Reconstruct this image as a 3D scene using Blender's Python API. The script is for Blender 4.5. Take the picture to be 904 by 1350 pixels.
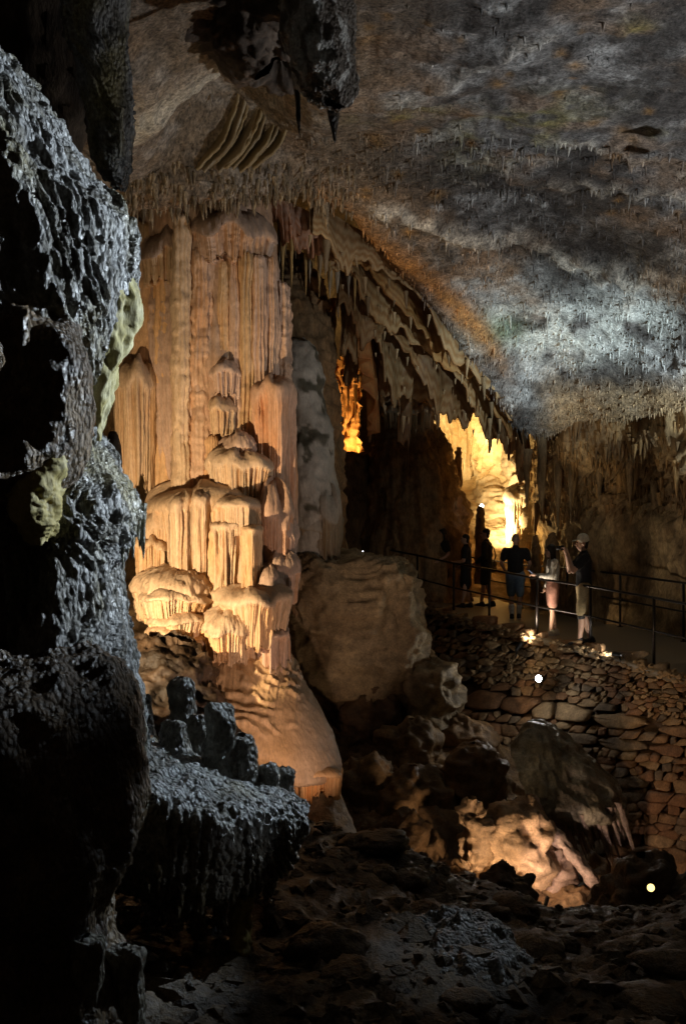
import bpy, bmesh, math, random
import numpy as np
from mathutils import Vector, Matrix
from mathutils.bvhtree import BVHTree

random.seed(7)
RNG = np.random.default_rng(11)
S = bpy.context.scene
for o in list(bpy.data.objects):
    bpy.data.objects.remove(o)
C = S.collection
F = 1350.0            # focal length in photograph pixels (36 mm on the 36 mm long side)
CAMZ = 1.77
R = math.radians

def W(px, py, D):
    """photograph pixel + distance along the view axis -> world point"""
    return ((px - 452.0) / F * D, D, CAMZ + (705.0 - py) / F * D)

# ------------------------------------------------------------------ camera
cam_d = bpy.data.cameras.new('camera')
cam = bpy.data.objects.new('camera', cam_d)
C.objects.link(cam)
cam.location = (0, 0, CAMZ)
cam.rotation_euler = (R(90), 0, 0)
cam_d.sensor_fit = 'VERTICAL'
cam_d.sensor_height = 36.0
cam_d.lens = 36.0
cam_d.shift_y = 30.0 / 1350.0
cam_d.clip_start = 0.05
cam_d.clip_end = 300
S.camera = cam

# ------------------------------------------------------------------ world: deep inside a cave, no daylight
wd = bpy.data.worlds.new('World')
S.world = wd
wd.use_nodes = True
bg = wd.node_tree.nodes['Background']
bg.inputs[0].default_value = (1.0, 0.72, 0.46, 1)
bg.inputs[1].default_value = 0.006

S.view_settings.view_transform = 'Standard'
S.view_settings.look = 'None'
S.view_settings.exposure = 0.0
S.view_settings.gamma = 1.0
S.cycles.use_denoising = True
S.cycles.max_bounces = 5
S.cycles.diffuse_bounces = 3
S.cycles.glossy_bounces = 2
S.cycles.transmission_bounces = 2
S.cycles.sample_clamp_indirect = 4.0
S.cycles.caustics_reflective = False
S.cycles.caustics_refractive = False

# ------------------------------------------------------------------ lamps (cave show lighting and added fill lamps)
# name: (position, target, watts, colour, cone degrees, blend, radius)
def sp(px, py, D):
    return Vector(W(px, py, D))

LAMPS = [
    # warm floodlights behind the wet flowstone and behind the ground crest, aimed at the column
    ('column_key', Vector((-3.1, 9.5, 0.7)), sp(300, 740, 13.6), 1100, (1.0, 0.73, 0.44), 92, 0.8, 0.04),
    ('column_side', sp(455, 1108, 10.0), sp(330, 800, 13.2), 170, (1.0, 0.66, 0.50), 84, 0.6, 0.04),
    ('recess', sp(105, 470, 9.4), sp(300, 140, 12.6), 75, (1.0, 0.80, 0.52), 90, 1.0, 0.05),  # added fill standing in for bounce off the lit column
    # strong yellow lamps in the alcove behind the dark cone
    ('alcove_low', sp(636, 760, 26.6), sp(672, 640, 29.0), 560, (1.0, 0.70, 0.32), 110, 0.8, 0.05),
    ('alcove_wall', sp(634, 705, 25.9), sp(690, 670, 27.5), 1000, (1.0, 0.74, 0.40), 90, 0.9, 0.05),
    ('alcove_high', sp(590, 610, 27.6), sp(620, 520, 30.0), 620, (1.0, 0.70, 0.32), 120, 0.7, 0.05),
    ('orange_niche', sp(455, 615, 26.9), sp(455, 530, 27.6), 260, (1.0, 0.52, 0.16), 120, 0.8, 0.05),
    # cool lamps
    ('ceiling_cool', Vector((7.0, 14.2, 0.9)), sp(745, 425, 19.0), 1900, (0.82, 0.95, 1.0), 52, 1.0, 0.08),
    ('ceiling_fill', Vector((6.6, 9.0, 1.4)), sp(680, 120, 11.5), 950, (0.93, 0.94, 0.96), 105, 1.0, 0.08),  # added unseen fill to brighten the near ceiling
    ('mass_cool', Vector((4.0, 7.6, 3.6)), Vector((-1.35, 5.4, 3.1)), 2100, (0.76, 0.88, 1.0), 44, 0.7, 0.02),
    ('ledge_cool', Vector((4.35, 11.0, 4.9)), Vector((-0.75, 5.7, 0.5)), 2000, (0.70, 0.85, 1.0), 13, 0.8, 0.02),
    ('under_fill', Vector((3.6, 5.0, 0.55)), Vector((-0.62, 5.3, 0.0)), 60, (0.80, 0.90, 1.0), 10, 1.0, 0.02),  # added unseen fill for the ledge underside
    ('ground_cool', Vector((4.4, 11.4, 4.9)), sp(600, 1258, 6.1), 520, (0.75, 0.88, 1.0), 9, 1.0, 0.02),
    # pit lamps
    ('wall_fill', sp(636, 735, 25.0), sp(730, 640, 23.6), 260, (1.0, 0.66, 0.26), 110, 0.9, 0.06),  # added fill replacing alcove spill that the rock cuts off
    ('drape_fill', sp(418, 640, 18.3), sp(455, 340, 17.0), 230, (1.0, 0.60, 0.24), 90, 0.9, 0.05),  # added fill for the golden underside of the draperies
    ('pit_warm', sp(668, 1180, 11.9), sp(668, 1090, 13.3), 70, (1.0, 0.66, 0.40), 140, 0.9, 0.05),
    ('slab_fill', sp(722, 1180, 12.2), sp(748, 1085, 13.8), 34, (1.0, 0.70, 0.58), 110, 0.9, 0.03),  # added fill so that the slab fringe catches light
    ('pit_niche', sp(856, 1170, 10.9), sp(820, 1160, 9.4), 3, (1.0, 0.78, 0.36), 170, 0.6, 0.03),
    ('walk_edge', sp(806, 861, 16.2), sp(715, 838, 18.4), 40, (1.0, 0.93, 0.80), 70, 0.9, 0.03),
    ('wall_lamp', sp(708, 895, 16.6), Vector((-1.0, 8.0, 0.0)), 36, (1.0, 0.93, 0.82), 150, 1.0, 0.05),
    ('far_lamp', sp(478, 727, 18.0), Vector((0.2, 10, 2.0)), 0.3, (0.85, 0.92, 1.0), 120, 1.0, 0.02),
    ('cone_lamp', sp(635, 667, 24.6), Vector((3.0, 10, 2.0)), 2, (1.0, 0.95, 0.85), 120, 1.0, 0.03),
    ('walk_floor', sp(690, 843, 18.15), sp(745, 765, 18.4), 110, (1.0, 0.84, 0.64), 130, 0.9, 0.12),
    ('wall_warm', sp(560, 1040, 14.3), sp(790, 1030, 15.5), 26, (1.0, 0.66, 0.36), 76, 1.0, 0.05),
    ('right_wall', Vector((6.6, 16.5, 0.3)), sp(800, 600, 20.5), 26, (1.0, 0.72, 0.42), 110, 1.0, 0.05),
]
SPOTS = {}
for nm, loc, tgt, watts, col, cone, blend, rad in LAMPS:
    ld = bpy.data.lights.new(nm, 'SPOT')
    ld.energy = watts
    ld.color = col
    ld.spot_size = R(cone)
    ld.spot_blend = blend
    ld.shadow_soft_size = rad
    lo = bpy.data.objects.new(nm + '_light', ld)
    C.objects.link(lo)
    lo.location = loc
    lo.rotation_euler = (tgt - loc).to_track_quat('-Z', 'Y').to_euler()
    SPOTS[nm] = (loc, tgt, lo)

# ================================================================== numeric helpers
def _hash(ix, iy, iz, seed):
    h = (ix * 374761393 + iy * 668265263 + iz * 1274126177 + seed * 974711) & 0xFFFFFFFF
    h = ((h ^ (h >> 13)) * 1103515245) & 0xFFFFFFFF
    h = ((h ^ (h >> 16)) * 2246822519) & 0xFFFFFFFF
    return ((h ^ (h >> 15)) & 0xFFFFFF).astype(np.float32) / float(0xFFFFFF)

def vnoise(P, seed=0):
    P = np.asarray(P, dtype=np.float64)
    sh = P.shape[:-1]
    P = P.reshape(-1, 3)
    I = np.floor(P)
    f = (P - I).astype(np.float32)
    I = I.astype(np.int64)
    f = f * f * f * (f * (f * 6 - 15) + 10)
    out = np.zeros(len(P), dtype=np.float32)
    for dx in (0, 1):
        wx = f[:, 0] if dx else 1 - f[:, 0]
        for dy in (0, 1):
            wy = f[:, 1] if dy else 1 - f[:, 1]
            for dz in (0, 1):
                wz = f[:, 2] if dz else 1 - f[:, 2]
                out += wx * wy * wz * _hash(I[:, 0] + dx, I[:, 1] + dy, I[:, 2] + dz, seed)
    return (out * 2 - 1).reshape(sh)

def fbm(P, scale, octv=4, seed=0, gain=0.5, ridged=False, stretch=(1, 1, 1)):
    P = np.asarray(P) / scale / np.asarray(stretch)
    a, tot, s = 1.0, 0.0, 0.0
    for k in range(octv):
        n = vnoise(P * (2.03 ** k) + 17.3 * k, seed + k * 31)
        if ridged:
            n = 1 - 2 * np.abs(n)
        s = s + a * n
        tot += a
        a *= gain
    return s / tot

def cell(P, scale, seed=0, stretch=(1, 1, 1)):
    P = np.asarray(P, dtype=np.float64) / scale / np.asarray(stretch)
    sh = P.shape[:-1]
    P = P.reshape(-1, 3)
    I = np.floor(P).astype(np.int64)
    f = (P - I).astype(np.float32)
    best = np.full(len(P), 9.0, dtype=np.float32)
    for dx in (-1, 0, 1):
        for dy in (-1, 0, 1):
            for dz in (-1, 0, 1):
                a, b, c = I[:, 0] + dx, I[:, 1] + dy, I[:, 2] + dz
                d = (dx + _hash(a, b, c, seed) - f[:, 0]) ** 2
                d += (dy + _hash(a, b, c, seed + 5) - f[:, 1]) ** 2
                d += (dz + _hash(a, b, c, seed + 9) - f[:, 2]) ** 2
                np.minimum(best, d, out=best)
    return np.sqrt(best).reshape(sh)

def sstep(a, b, x):
    t = np.clip((np.asarray(x, dtype=float) - a) / (b - a), 0, 1)
    return t * t * (3 - 2 * t)

def catmull(A, n):
    """interpolate rows of A (k,...) to n rows"""
    A = np.asarray(A, dtype=float)
    k = len(A)
    t = np.linspace(0, k - 1, n)
    i = np.clip(np.floor(t).astype(int), 0, k - 2)
    u = (t - i).reshape((-1,) + (1,) * (A.ndim - 1))
    P0 = A[np.clip(i - 1, 0, k - 1)]
    P1 = A[i]
    P2 = A[i + 1]
    P3 = A[np.clip(i + 2, 0, k - 1)]
    m1 = (P2 - P0) * 0.5
    m2 = (P3 - P1) * 0.5
    u2, u3 = u * u, u * u * u
    return (2 * u3 - 3 * u2 + 1) * P1 + (u3 - 2 * u2 + u) * m1 + (-2 * u3 + 3 * u2) * P2 + (u3 - u2) * m2

def gnormals(V, wrap=False):
    if wrap:
        Vp = np.concatenate([V[:, -1:], V, V[:, :1]], axis=1)
        da = (Vp[:, 2:] - Vp[:, :-2])
    else:
        da = np.gradient(V, axis=1)
    dt = np.gradient(V, axis=0)
    n = np.cross(dt, da)
    ln = np.linalg.norm(n, axis=-1, keepdims=True)
    return n / np.maximum(ln, 1e-9)

# ================================================================== object helpers
def prop(o, label=None, cat=None, group=None, kind=None):
    if label: o['label'] = label
    if cat: o['category'] = cat
    if group: o['group'] = group
    if kind: o['kind'] = kind
    return o

def empty(name, loc, label=None, cat=None, group=None, rotz=0.0):
    o = bpy.data.objects.new(name, None)
    o.empty_display_size = 0.1
    o.location = loc
    o.rotation_euler = (0, 0, rotz)
    C.objects.link(o)
    return prop(o, label, cat, group)

def mesh_np(name, V, quads=None, tris=None, col=None, smooth=True):
    me = bpy.data.meshes.new(name)
    V = np.ascontiguousarray(np.asarray(V, dtype=np.float32).reshape(-1, 3))
    nq = 0 if quads is None else len(quads)
    ntr = 0 if tris is None else len(tris)
    me.vertices.add(len(V))
    me.vertices.foreach_set('co', V.ravel())
    loops = []
    if nq: loops.append(np.asarray(quads).ravel())
    if ntr: loops.append(np.asarray(tris).ravel())
    loops = np.concatenate(loops).astype(np.int32)
    me.loops.add(len(loops))
    me.loops.foreach_set('vertex_index', loops)
    starts = np.concatenate([np.arange(nq) * 4, nq * 4 + np.arange(ntr) * 3]).astype(np.int32)
    me.polygons.add(nq + ntr)
    me.polygons.foreach_set('loop_start', starts)
    me.polygons.foreach_set('use_smooth', np.full(nq + ntr, smooth, dtype=bool))
    me.update(calc_edges=True)
    if col is not None:
        at = me.attributes.new('Col', 'FLOAT_COLOR', 'POINT')
        c4 = np.ones((len(V), 4), dtype=np.float32)
        c4[:, :3] = np.asarray(col, dtype=np.float32).reshape(-1, 3)
        at.data.foreach_set('color', c4.ravel())
    return me

def link(name, me, mat, parent=None):
    o = bpy.data.objects.new(name, me)
    C.objects.link(o)
    if mat is not None and not me.materials:
        me.materials.append(mat)
    if parent is not None:
        o.parent = parent
        o.location = -Vector(parent.location)
    return o

def grid_faces(nt, na, wrap=False, flip=False):
    i = np.arange(nt - 1)[:, None]
    m = na if wrap else na - 1
    j = np.arange(m)[None, :]
    j2 = (j + 1) % na
    q = np.stack([i * na + j, i * na + j2, (i + 1) * na + j2, (i + 1) * na + j], axis=-1).reshape(-1, 4)
    return q[:, ::-1] if flip else q

def grid_obj(name, V, mat, wrap=False, col=None, parent=None, flip=False):
    nt, na = V.shape[:2]
    return link(name, mesh_np(name, V, quads=grid_faces(nt, na, wrap, flip), col=col), mat, parent)

def mixc(a, b, w):
    w = np.asarray(w)[..., None]
    return np.asarray(a) * (1 - w) + np.asarray(b) * w

# ================================================================== materials
def rock_mat(name, rough=0.75, bump=0.6, bscale=40.0, base=(0.4, 0.3, 0.2), use_col=True, var=0.35, spec=0.4,
             stretch=(1, 1, 1), coarse=9.0, wet=0.0, sub=0.0, grain=0.35, knobs=0.0):
    m = bpy.data.materials.new(name)
    m.use_nodes = True
    nt = m.node_tree
    N, L = nt.nodes, nt.links
    b = N['Principled BSDF']
    tc = N.new('ShaderNodeTexCoord')
    geo = N.new('ShaderNodeNewGeometry')
    mp = N.new('ShaderNodeMapping')
    mp.inputs['Scale'].default_value = stretch
    L.new(geo.outputs['Position'], mp.inputs[0])
    n1 = N.new('ShaderNodeTexNoise'); n1.inputs['Scale'].default_value = coarse
    n1.inputs['Detail'].default_value = 6; n1.inputs['Roughness'].default_value = 0.65
    L.new(mp.outputs[0], n1.inputs[0])
    n2 = N.new('ShaderNodeTexNoise'); n2.inputs['Scale'].default_value = bscale
    n2.inputs['Detail'].default_value = 5; n2.inputs['Roughness'].default_value = 0.7
    L.new(mp.outputs[0], n2.inputs[0])
    # value variation
    r1 = N.new('ShaderNodeMapRange')
    r1.inputs[1].default_value = 0.3; r1.inputs[2].default_value = 0.7
    r1.inputs[3].default_value = 1 - var; r1.inputs[4].default_value = 1 + var
    L.new(n1.outputs[0], r1.inputs[0])
    r2 = N.new('ShaderNodeMapRange')
    r2.inputs[1].default_value = 0.3; r2.inputs[2].default_value = 0.7
    r2.inputs[3].default_value = 1 - grain; r2.inputs[4].default_value = 1 + grain
    L.new(n2.outputs[0], r2.inputs[0])
    mu = N.new('ShaderNodeMath'); mu.operation = 'MULTIPLY'
    L.new(r1.outputs[0], mu.inputs[0]); L.new(r2.outputs[0], mu.inputs[1])
    sc = N.new('ShaderNodeVectorMath'); sc.operation = 'SCALE'
    if use_col:
        at = N.new('ShaderNodeAttribute'); at.attribute_name = 'Col'
        L.new(at.outputs['Color'], sc.inputs[0])
    else:
        sc.inputs[0].default_value = base
    L.new(mu.outputs[0], sc.inputs['Scale'])
    L.new(sc.outputs[0], b.inputs['Base Color'])
    rr = N.new('ShaderNodeMapRange')
    rr.inputs[1].default_value = 0.35; rr.inputs[2].default_value = 0.65
    rr.inputs[3].default_value = max(0.05, rough - wet); rr.inputs[4].default_value = min(1, rough + 0.12)
    L.new(n1.outputs[0], rr.inputs[0])
    L.new(rr.outputs[0], b.inputs['Roughness'])
    b.inputs['Specular IOR Level'].default_value = spec
    if sub > 0:
        b.inputs['Subsurface Weight'].default_value = sub
        b.inputs['Subsurface Radius'].default_value = (0.06, 0.04, 0.02)
        b.inputs['Subsurface Scale'].default_value = 0.5
    ad = N.new('ShaderNodeMath'); ad.operation = 'MULTIPLY_ADD'
    ad.inputs[1].default_value = 0.45
    L.new(n2.outputs[0], ad.inputs[0]); L.new(n1.outputs[0], ad.inputs[2])
    bp = N.new('ShaderNodeBump'); bp.inputs['Strength'].default_value = bump
    bp.inputs['Distance'].default_value = 0.03
    if knobs > 0:
        vo = N.new('ShaderNodeTexVoronoi'); vo.feature = 'SMOOTH_F1'; vo.inputs['Scale'].default_value = knobs
        vo.inputs['Smoothness'].default_value = 0.35
        L.new(mp.outputs[0], vo.inputs['Vector'])
        sb = N.new('ShaderNodeMath'); sb.operation = 'MULTIPLY_ADD'; sb.inputs[1].default_value = -1.1
        L.new(vo.outputs['Distance'], sb.inputs[0]); L.new(ad.outputs[0], sb.inputs[2])
        L.new(sb.outputs[0], bp.inputs['Height'])
    else:
        L.new(ad.outputs[0], bp.inputs['Height'])
    L.new(bp.outputs[0], b.inputs['Normal'])
    return m

def plain_mat(name, col, rough=0.6, metal=0.0, emit=0.0, ecol=None, var=0.12, scale=60.0, bump=0.05):
    m = bpy.data.materials.new(name)
    m.use_nodes = True
    N, L = m.node_tree.nodes, m.node_tree.links
    b = N['Principled BSDF']
    geo = N.new('ShaderNodeTexCoord')
    n1 = N.new('ShaderNodeTexNoise'); n1.inputs['Scale'].default_value = scale
    n1.inputs['Detail'].default_value = 4
    L.new(geo.outputs['Object'], n1.inputs[0])
    r1 = N.new('ShaderNodeMapRange')
    r1.inputs[1].default_value = 0.3; r1.inputs[2].default_value = 0.7
    r1.inputs[3].default_value = 1 - var; r1.inputs[4].default_value = 1 + var
    L.new(n1.outputs[0], r1.inputs[0])
    sc = N.new('ShaderNodeVectorMath'); sc.operation = 'SCALE'
    sc.inputs[0].default_value = col
    L.new(r1.outputs[0], sc.inputs['Scale'])
    L.new(sc.outputs[0], b.inputs['Base Color'])
    b.inputs['Roughness'].default_value = rough
    b.inputs['Metallic'].default_value = metal
    bp = N.new('ShaderNodeBump'); bp.inputs['Strength'].default_value = bump; bp.inputs['Distance'].default_value = 0.01
    L.new(n1.outputs[0], bp.inputs['Height']); L.new(bp.outputs[0], b.inputs['Normal'])
    if emit > 0:
        b.inputs['Emission Color'].default_value = tuple(ecol or col) + (1,)
        b.inputs['Emission Strength'].default_value = emit
    return m

M = {}
M['ceiling'] = rock_mat('ceiling_rock', rough=0.8, bump=1.0, bscale=30, coarse=8, var=0.55, stretch=(1, 1, 0.5), grain=0.8)
M['wall'] = rock_mat('wall_rock', rough=0.75, bump=0.9, bscale=22, coarse=6, var=0.45, stretch=(1, 1, 0.4), grain=0.4)
M['flow'] = rock_mat('flowstone', rough=0.62, bump=0.55, bscale=45, coarse=9, var=0.16, stretch=(1, 1, 0.35), grain=0.22, wet=0.15)
M['wet'] = rock_mat('wet_flowstone', rough=0.42, bump=1.0, bscale=55, coarse=24, var=0.35, stretch=(1, 1, 0.6), wet=0.16, spec=0.6, grain=0.45, knobs=42.0)
M['mud'] = rock_mat('mud_rock', rough=0.6, bump=0.9, bscale=35, coarse=8, var=0.4, wet=0.2)
M['wetmud'] = rock_mat('wet_ground', rough=0.62, bump=1.0, bscale=40, coarse=10, var=0.45, wet=0.3, spec=0.45)
M['stone'] = rock_mat('wall_stone', rough=0.75, bump=1.0, bscale=30, coarse=5, var=0.5, base=(0.30, 0.18, 0.09), use_col=False)
M['stone_b'] = rock_mat('wall_stone_pale', rough=0.75, bump=0.8, bscale=30, coarse=5, var=0.4, base=(0.38, 0.26, 0.14), use_col=False)
M['stone_c'] = rock_mat('wall_stone_red', rough=0.75, bump=0.8, bscale=30, coarse=5, var=0.4, base=(0.26, 0.14, 0.07), use_col=False)
M['stone_d'] = rock_mat('wall_stone_grey', rough=0.75, bump=1.0, bscale=26, coarse=5, var=0.5, base=(0.22, 0.16, 0.10), use_col=False)
M['concrete'] = rock_mat('walk_concrete', rough=0.42, bump=0.25, bscale=30, coarse=3, var=0.2, base=(0.25, 0.21, 0.15), use_col=False, grain=0.15)
M['rail'] = plain_mat('rail_steel', (0.035, 0.03, 0.028), 0.4, 0.8)
M['housing'] = plain_mat('lamp_housing', (0.03, 0.03, 0.03), 0.5, 0.6)

# ================================================================== formation builders
def patch(cols, nt, na):
    """cols: list over across-direction, each a list of (px,py,D); returns grid (nt,na,3), t runs along each column list"""
    A = np.array([[W(*p) for p in c] for c in cols])          # (ncol, nrow, 3)
    A = catmull(A, na)                                         # across
    A = np.swapaxes(A, 0, 1)
    return catmull(A, nt)

def orient(V, N, toward):
    """flip normals so that they face the point toward"""
    d = np.asarray(toward) - V
    s = np.sign((N * d).sum(-1).mean())
    return N * (s if s != 0 else 1), s

def loft(secs, nt, na, arc=(0, 360), power=2.0, world=False):
    """secs rows (xL, xR, y, D, depth): horizontal rings; returns V(nt,na,3), T, A"""
    rows = []
    for s in secs:
        xl, xr, y, D, dep = s
        x0, _, z = W(xl, y, D)
        x1, _, _ = W(xr, y, D)
        rows.append(((x0 + x1) / 2, D, z, (x1 - x0) / 2, dep))
    Rr = catmull(np.array(rows), nt)
    full = abs(arc[1] - arc[0]) >= 359
    a = np.radians(np.linspace(arc[0], arc[1], na, endpoint=not full))
    ca, sa = np.cos(a), np.sin(a)
    e = 2.0 / power
    cx = np.sign(ca) * np.abs(ca) ** e
    sy = np.sign(sa) * np.abs(sa) ** e
    V = np.empty((nt, na, 3))
    V[..., 0] = Rr[:, 0:1] + np.maximum(Rr[:, 3:4], 0.002) * cx
    V[..., 1] = Rr[:, 1:2] + np.maximum(Rr[:, 4:5], 0.002) * sy
    V[..., 2] = Rr[:, 2:3]
    T = np.repeat(np.linspace(0, 1, nt)[:, None], na, 1)
    A = np.repeat(a[None, :], nt, 0)
    return V, T, A, full

def outward(V, full):
    N = gnormals(V, full)
    c = V.mean(axis=1, keepdims=True)
    s = np.sign(((V - c) * N).sum(-1).mean())
    return N * (s if s != 0 else 1)

def flute_fn(u, z, seed, warp=0.6, dens=1.0):
    """u: position counted in flutes, z metres; rounded ribs of unequal width with sharp creases, about 0..1"""
    zero = np.zeros_like(u)
    w = vnoise(np.stack([u * 0.35, z * 0.5, zero + seed * 3.1], -1), seed) * warp
    w = w + 0.35 * warp * vnoise(np.stack([u * 0.9, z * 2.2, zero], -1), seed + 1)
    w = w + 0.9 * vnoise(np.stack([u * 0.45, zero, zero + 1.7], -1), seed + 2)
    p = u * dens + w
    f = np.abs(np.sin(np.pi * p))
    k = vnoise(np.stack([np.floor(p) * 1.7, z * 0.9, zero], -1), seed + 3)
    g = vnoise(np.stack([np.floor(p) * 2.3, z * 9.0, zero], -1), seed + 4)
    return f * (0.68 + 0.5 * k + 0.13 * g)

PINK = np.array((0.58, 0.405, 0.295))
TAN = np.array((0.60, 0.42, 0.25))
CREAM = np.array((0.64, 0.465, 0.295))
BROWN = np.array((0.26, 0.16, 0.08))
GREYW = np.array((0.42, 0.41, 0.36))

def tier(name, x0, x1, ytop, ybot, D, depth, dome, parent=None, mat=None, seed=0, gap=4.0, rag=6, taper=0.12,
         col=None, nt=40, na=None, amp=0.022, skew=0.0, cap=None, group=None, ripple=0.016):
    """a rimstone dome with a fluted curtain hanging below it"""
    cx, _, zt = W((x0 + x1) / 2, ytop, D)
    k = D / F
    rx = (x1 - x0) / 2 * k
    H = (ybot - ytop) * k
    dm = min(dome * 1.6, (ybot - ytop) * 0.6) * k
    arc = (-205, 25)
    per = math.pi * (rx + depth) / 2 * 230 / 180 * 1.05
    nfl = max(4, per / (gap * k))
    na = na or int(min(210, max(36, nfl * 4.2)))
    a = np.radians(np.linspace(arc[0], arc[1], na))
    nd = max(8, int(nt * 0.3))
    s1 = np.linspace(0, 1, nd)
    s2 = np.linspace(0, 1, nt - nd + 1)[1:]
    rr = np.concatenate([np.sin(s1 * math.pi / 2) ** 0.85, 1 - taper * s2 ** 1.3 - 0.05 * (1 - np.exp(-s2 * 7))])
    zz = np.concatenate([-(1 - np.cos(s1 * math.pi / 2)) * dm, -dm - s2 * (H - dm)])
    hang = np.concatenate([np.zeros(nd), s2])
    # under-turn at the very end
    rr = np.append(rr, [rr[-1] * 0.9, rr[-1] * 0.6])
    zz = np.append(zz, [zz[-1] - 0.004, zz[-1] + 0.03])
    hang = np.append(hang, [1, 1])
    n = len(rr)
    ca, sa = np.cos(a)[None, :], np.sin(a)[None, :]
    A = np.repeat(a[None, :], n, 0)
    u = (A - a[0]) / (a[-1] - a[0]) * nfl
    base = 1 + 0.17 * vnoise(np.stack([A * 1.6, zz[:, None] * 0.6 + 0 * A, 0 * A + seed], -1), seed)
    V = np.empty((n, na, 3))
    V[..., 0] = cx + rx * rr[:, None] * ca * base + skew * k * hang[:, None]
    V[..., 1] = D + depth * rr[:, None] * sa * base
    ragn = 0.9 * vnoise(np.stack([np.floor(u * 0.8) * 1.37, 0 * u, 0 * u + 4.4], -1), seed + 17) + vnoise(np.stack([u * 0.55, 0 * u, 0 * u + 9.7], -1), seed + 7) + 0.5 * vnoise(np.stack([u * 0.13, 0 * u, 0 * u], -1), seed + 8)
    V[..., 2] = zt + zz[:, None] - (rag * k) * (ragn * 0.5 + 0.5) * (hang[:, None] ** 2)
    top_w = vnoise(np.stack([A * 2.2, 0 * A, 0 * A + 3.3], -1), seed + 5)
    V[..., 2] += top_w * dm * 0.35 * (1 - hang[:, None])
    N = outward(V, False)
    w = sstep(0.0, 0.12, hang)[:, None]
    fl = flute_fn(u, V[..., 2], seed)
    fl2 = flute_fn(u * 0.31, V[..., 2], seed + 21)
    mod = 0.55 + 0.95 * sstep(-0.4, 0.45, vnoise(np.stack([u * 0.11, V[..., 2] * 1.1, 0 * u + 5.5], -1), seed + 31))
    d = w * mod * (amp * 1.6 * (fl - 0.6) + amp * 2.3 * (fl2 - 0.6))
    d = d + ripple * (1 - 0.6 * w) * fbm(V, 0.10, 3, seed + 2, ridged=True, stretch=(1, 1, 0.45))
    d = d + 0.012 * fbm(V, 0.25, 3, seed + 4)
    V = V + N * d[..., None]
    base_c = TAN if col is None else np.asarray(col)
    cap_c = np.asarray(cap) if cap is not None else base_c * 0.80 + PINK * 0.12
    v = fbm(V, 0.35, 3, seed + 6, stretch=(1, 1, 2.5))
    cc = mixc(base_c, base_c * np.array((1.12, 0.92, 0.66)), sstep(-0.1, 0.5, v) * 0.8)
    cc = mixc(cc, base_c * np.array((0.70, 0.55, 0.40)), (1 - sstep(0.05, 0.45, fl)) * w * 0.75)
    cc = mixc(cc, cap_c, 1 - w)
    return grid_obj(name, V, mat or M['flow'], False, cc, parent)

def pillar(name, secs, parent=None, mat=None, seed=0, gap=4.0, amp=0.014, nt=120, na=60, arc=(-205, 25), rough=0.012,
           col=None, rings=0.0, big=0.0, power=2.0, ends=None):
    V, T, A, full = loft(secs, nt, na, arc, power)
    D = secs[len(secs) // 2][3]
    k = D / F
    N = outward(V, full)
    rx = np.mean([(s[1] - s[0]) / 2 * k for s in secs])
    per = math.pi * (rx + np.mean([s[4] for s in secs])) / 2 * abs(arc[1] - arc[0]) / 180
    nfl = max(3, round(per / (gap * k)))
    u = (A - A[0, 0]) / (math.radians(arc[1] - arc[0])) * nfl
    fl = flute_fn(u, V[..., 2], seed, warp=0.5 if not full else 0.0)
    mod = 0.4 + 1.0 * sstep(-0.4, 0.45, vnoise(np.stack([u * 0.15, V[..., 2] * 0.9, 0 * u + 5.5], -1), seed + 31))
    d = mod * amp * 2.0 * (fl - 0.6) + rough * fbm(V, 0.10, 3, seed + 2, ridged=True) + 0.03 * fbm(V, 0.45, 3, seed + 3)
    if rings:
        d = d + rings * fbm(V, 0.12, 2, seed + 11, ridged=True, stretch=(4, 4, 0.8))
    if big:
        d = d + big * fbm(V, 0.8, 3, seed + 12)
    V = V + N * d[..., None]
    base_c = TAN if col is None else np.asarray(col)
    v = fbm(V, 0.30, 3, seed + 6, stretch=(1, 1, 4))
    cc = mixc(base_c, base_c * np.array((1.1, 0.9, 0.68)), sstep(-0.1, 0.5, v) * 0.7)
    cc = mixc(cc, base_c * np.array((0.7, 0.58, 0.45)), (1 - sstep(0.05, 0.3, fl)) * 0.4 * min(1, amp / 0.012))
    st = sstep(0.28, 0.5, fbm(V, 0.22, 4, seed + 14, stretch=(1.5, 1.5, 0.7)))
    cc = mixc(cc, base_c * np.array((0.42, 0.38, 0.36)), st * 0.55)
    return grid_obj(name, V, mat or M['flow'], full, cc, parent)

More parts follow.
